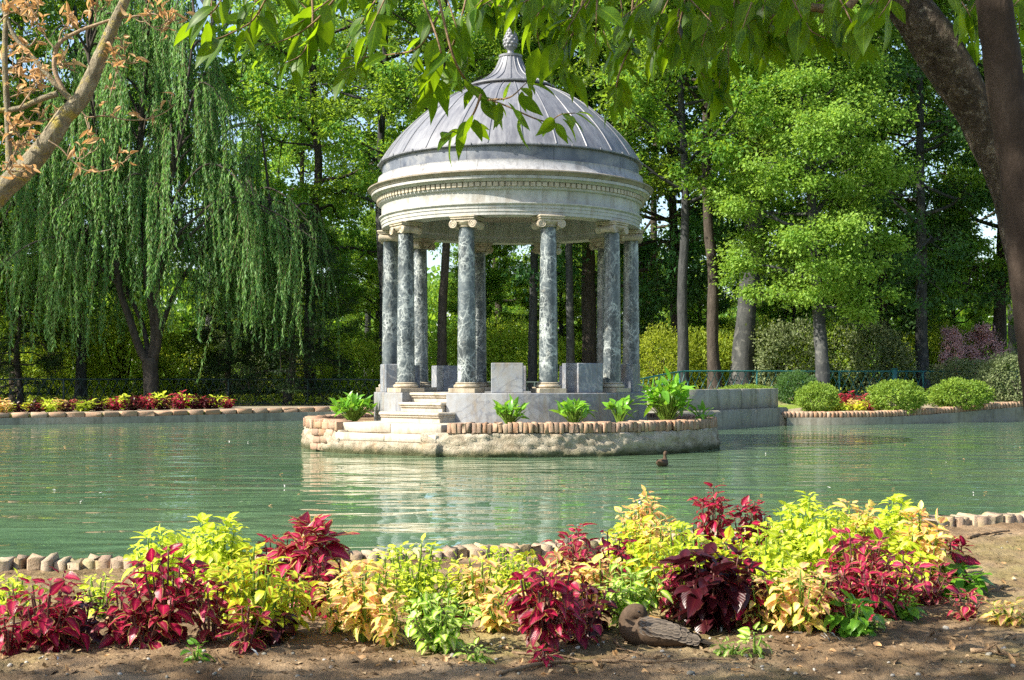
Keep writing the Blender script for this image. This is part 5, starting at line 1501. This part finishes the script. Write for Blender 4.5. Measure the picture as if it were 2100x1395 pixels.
def swim_duck():
    rg = np.random.default_rng(950); d = 19.3; x = (1358 - 1050) * d / F
    root = empty('swimming_duck', (x, d, 0), RAD(62), 'small brown duck swimming on the green water right of the island', 'duck')
    b = MB()
    loft(b, [(-.17, .085, .006, .004, .3), (-.14, .07, .035, .018, .25), (-.09, .055, .068, .050, .1), (0, .045, .085, .068, 0), (.07, .05, .075, .064, -.2), (.115, .075, .045, .045, -.8), (.118, .12, .027, .030, -1.35), (.118, .155, .024, .028, -1.4), (.125, .185, .028, .036, -1.2), (.15, .20, .027, .030, -.5), (.172, .197, .016, .018, -.2), (.178, .195, .004, .004, 0)])
    b.build('body', m_duck, root)
    b = MB(); loft(b, [(.168, .193, .011, .009, 0), (.19, .188, .011, .006, 0), (.212, .184, .010, .004, 0), (.216, .183, .003, .002, 0)], 10); b.build('bill', m_bill, root)
    for s in (-1, 1):
        w = MB(); sp = []
        for i in range(5):
            for j in range(3): sp.append((np.array([.05 - i * .028, s * (.078 - .006 * i - .004 * j), .085 - .014 * j + .002 * i]), (-1, -.08 * s, .02), (0, s, .35)))
        feather_bank(w, sp, .07, .4, rg); w.build('wing', m_duckdark, root)
        e = MB(); eye(e, np.array([.148, s * .025, .207]), .005); e.build('eye', m_eye, root)
swim_duck()

def rest_duck():
    rg = np.random.default_rng(951)
    x, y = on_soil(1345, 1322)
    root = empty('resting_duck', (x, y, gz(x, y) - .012), RAD(170), 'brown duck resting on the shaded soil with its head tucked back', 'duck'); root.scale = (.75, .75, .75)
    b = MB()   # local +X is the breast
    loft(b, [(-.215, .022, .010, .004, .05), (-.18, .028, .030, .014, .10), (-.13, .042, .052, .032, .12), (-.06, .062, .074, .056, .08), (.02, .072, .082, .070, 0), (.08, .080, .076, .076, -.2), (.118, .095, .058, .064, -.7), (.128, .125, .044, .050, -1.3), (.116, .152, .040, .044, -2.0), (.090, .163, .040, .044, -2.7), (.060, .160, .034, .036, -3.1), (.040, .154, .014, .016, -3.1)])
    b.build('body', m_duck, root)
    b = MB(); loft(b, [(.048, .150, .013, .010, 0), (.016, .142, .014, .007, 0), (-.019, .136, .013, .005, 0), (-.025, .135, .004, .002, 0)], 10); b.build('bill', m_bill, root)
    for s in (-1, 1):
        w = MB(); sp = []
        for i in range(9):
            for j in range(5):
                xx = .075 - i * .028; hw = np.interp(xx, [-.2, -.13, -.06, .02, .08], [.03, .054, .076, .084, .078]); a = .10 + j * .25
                sp.append((np.array([xx, s * hw * math.cos(a) * 1.02, np.interp(xx, [-.2, -.13, -.06, .02, .08], [.03, .044, .064, .074, .080]) + np.interp(xx, [-.2, -.13, -.06, .02, .08], [.016, .034, .058, .071, .074]) * math.sin(a)]), (-1, .10 * -s, -.06), (0, s * math.cos(a), math.sin(a) + .15)))
        feather_bank(w, sp, .060, .60, rg); w.build('wing', m_duckwing, root)
        w = MB(); feather_bank(w, [(np.array([-.03 - i * .012, s * (.056 - .004 * i), .090 - .007 * i]), (-1, -.22 * s, -.12), (0, s, .8)) for i in range(6)], .15, .16, rg); w.build('flight_feathers', m_duckwing, root)
        e = MB(); eye(e, np.array([.078, s * .039, .172]), .005); e.build('eye', m_eye, root)
    w = MB(); feather_bank(w, [(np.array([-.17, q * .010, .045]), (-1, q * .12, -.08), (0, 0, 1)) for q in (-2, -1, 0, 1, 2)], .10, .28, rg); w.build('tail', m_duckdark, root)
rest_duck()

# ------------------------------------------------------------------ litter on the soil and the water
rg = np.random.default_rng(970)
def litter_mesh(temp, mat, name):
    m = MB(); T, Fs, at = temp; m.add(T - (0, .5, 0), Fs, rnd=.5, **{k: v for k, v in at.items()}); return m.mesh(name, mat)
LFALL = [litter_mesh(blade(7, .5, .42, .7, d, .05, .12, .9), m_, 'fallen_leaf') for d, m_ in ((.5, m_lf_dry), (-.4, m_lf_dry), (.3, m_twig))]
LFEA = litter_mesh(blade(8, .32, .55, .35, .5, .10, .05, .8), m_feather, 'white_feather')
def pebble_mesh(seed, mat):
    r = np.random.default_rng(seed); m = MB(); a = np.linspace(-math.pi / 2, math.pi / 2, 7)
    w = MB(); lathe(w, [(max(.002, math.cos(q)), math.sin(q) * .6) for q in a], 10); V = np.vstack(w.V)
    V = V * np.array([1 + .25 * mnoise.noise(Vector(q * 1.3) + Vector((seed, 0, 0))) for q in V])[:, None] * (1, .75, 1)
    m.add(V, np.vstack(w.Q)); return m.mesh('pebble', mat)
PEB = [pebble_mesh(i, m_pebble if i % 2 else m_pier_stone) for i in range(4)]
def lay(name, me, px, py, s, label, cat, group, dz=.004, tilt=.3):
    x, y = on_soil(px, py); o = link(name, me); o.location = (x, y, gz(x, y) + dz); o.rotation_euler = (rg.normal() * tilt, rg.normal() * tilt, rg.random() * 6.28); o.scale = (s, s, s)
    tag(o, label, cat, group)
for i in range(200):
    px = rg.uniform(0, 2090); py = rg.uniform(1235, 1390) if px < 1700 else rg.uniform(1130, 1390)
    lay('fallen_leaf', LFALL[i % 3], px, py, rg.uniform(.016, .045), 'dry fallen leaf lying on the garden soil', 'leaf', 'fallen leaves on the soil', .006, .5)
for i in range(220):
    px = rg.uniform(0, 2090); py = rg.uniform(1240, 1390) if px < 1650 else rg.uniform(1110, 1390)
    lay('pebble', PEB[i % 4], px, py, rg.uniform(.003, .010) * (1.5 if rg.random() < .12 else 1), 'small pebble or clod on the garden soil', 'pebble', 'pebbles on the soil', .002, .3)
for px, py in ((1470, 1292), (1480, 1296), (1640, 1300), (1690, 1308), (1705, 1300), (1720, 1312), (1735, 1305), (1700, 1316), (525, 1340), (512, 1346), (680, 1372), (620, 1262), (640, 1255), (120, 1350), (386, 1340), (1000, 1322), (1405, 1300), (1660, 1326)):
    lay('white_feather', LFEA, px, py, rg.uniform(.03, .055), 'small white feather shed on the soil', 'feather', 'white feathers on the soil', .008, .5)
def stick(pts, r, label):
    P = np.array([(*on_soil(a, b_), 0) for a, b_ in pts]); P = spline(P, 6); P[:, 2] = [gz(a, b_) + r * .8 for a, b_ in P[:, :2]]
    P[:, 2] = np.convolve(np.pad(P[:, 2], 2, 'edge'), np.ones(5) / 5, 'valid') + .004
    root_ = MB(); tube(root_, P - P[0], np.linspace(r, r * .45, len(P)) * (1 + .15 * rg.normal(size=len(P))), 7)
    for q in range(3):
        i = int(len(P) * (.3 + .2 * q)); dd = norm(np.array([rg.normal(), rg.normal(), .3])) * .05
        tube(root_, np.array([P[i], P[i] + dd]) - P[0], [r * .5, r * .25], 5)
    o = root_.build('twig', m_twig); o.location = P[0]; tag(o, label, 'twig')
stick([(1020, 1388), (1110, 1366), (1200, 1364), (1330, 1362), (1420, 1358), (1515, 1360)], .007, 'long bare twig lying along the front of the bed')
stick([(1985, 1106), (2030, 1100), (2070, 1094)], .012, 'short thick stick on the soil beside the right kerb')
stick([(1050, 1340), (1100, 1344), (1160, 1352), (1205, 1360)], .005, 'thin twig left of the resting duck')
stick([(1260, 1325), (1290, 1338), (1320, 1348)], .004, 'short twig in front of the resting duck')
stick([(1990, 1342), (2050, 1346), (2090, 1350)], .009, 'dark stick in the shade at the lower right')
stick([(230, 1310), (300, 1316), (360, 1312)], .004, 'thin twig under the left crimson coleus')
for px, py in ((583, 996), (440, 998), (690, 1130), (1856, 912), (1940, 948), (1976, 942), (2092, 918), (820, 1030), (300, 1020), (470, 905), (1570, 930), (1700, 1000), (180, 960), (1210, 985), (1450, 1005), (2020, 1010), (1925, 993), (60, 1010), (700, 960)) + tuple((float(rg.uniform(20, 2080)), float(rg.uniform(885, 1040))) for _ in range(46)):
    d = CAMZ * F / (py - HOR); o = link('floating_leaf', LFALL[0] if rg.random() < .4 else LFEA); o.location = ((px - 1050) * d / F, d, .008); s = rg.uniform(.03, .085)
    o.scale = (s, s, s * .4); o.rotation_euler = (0, 0, rg.random() * 6.28); tag(o, 'small pale leaf or feather floating on the green water', 'leaf', 'leaves floating on the pond')

def crumbs():
    r = np.random.default_rng(990); n = 6500
    py = HOR + 330 + 290 * r.random(n) ** .8; px = r.uniform(-40, 2140, n); d = (CAMZ - .355) * F / (py - HOR)
    x = (px - 1050) * d / F; d = np.minimum(d, np.array([float(bank_y(q)) for q in x]) - .15)
    z = np.array([gz(a, b_) for a, b_ in zip(x, d)])
    m = MB()
    scatter(m, KITE_T, KITE_F, np.column_stack([x, d, z + .003]), unit_rand(r, n) * (1, 1, .35), unit_rand(r, n) * .5 + (0, 0, 1.), .006 + .022 * r.random(n) ** 2.5, r.random(n) ** 1.6)
    tag(m.build('soil_litter', m_crumb, smooth=False), 'crumbs and leaf fragments strewn over the garden soil', 'litter', None, 'stuff')
crumbs()
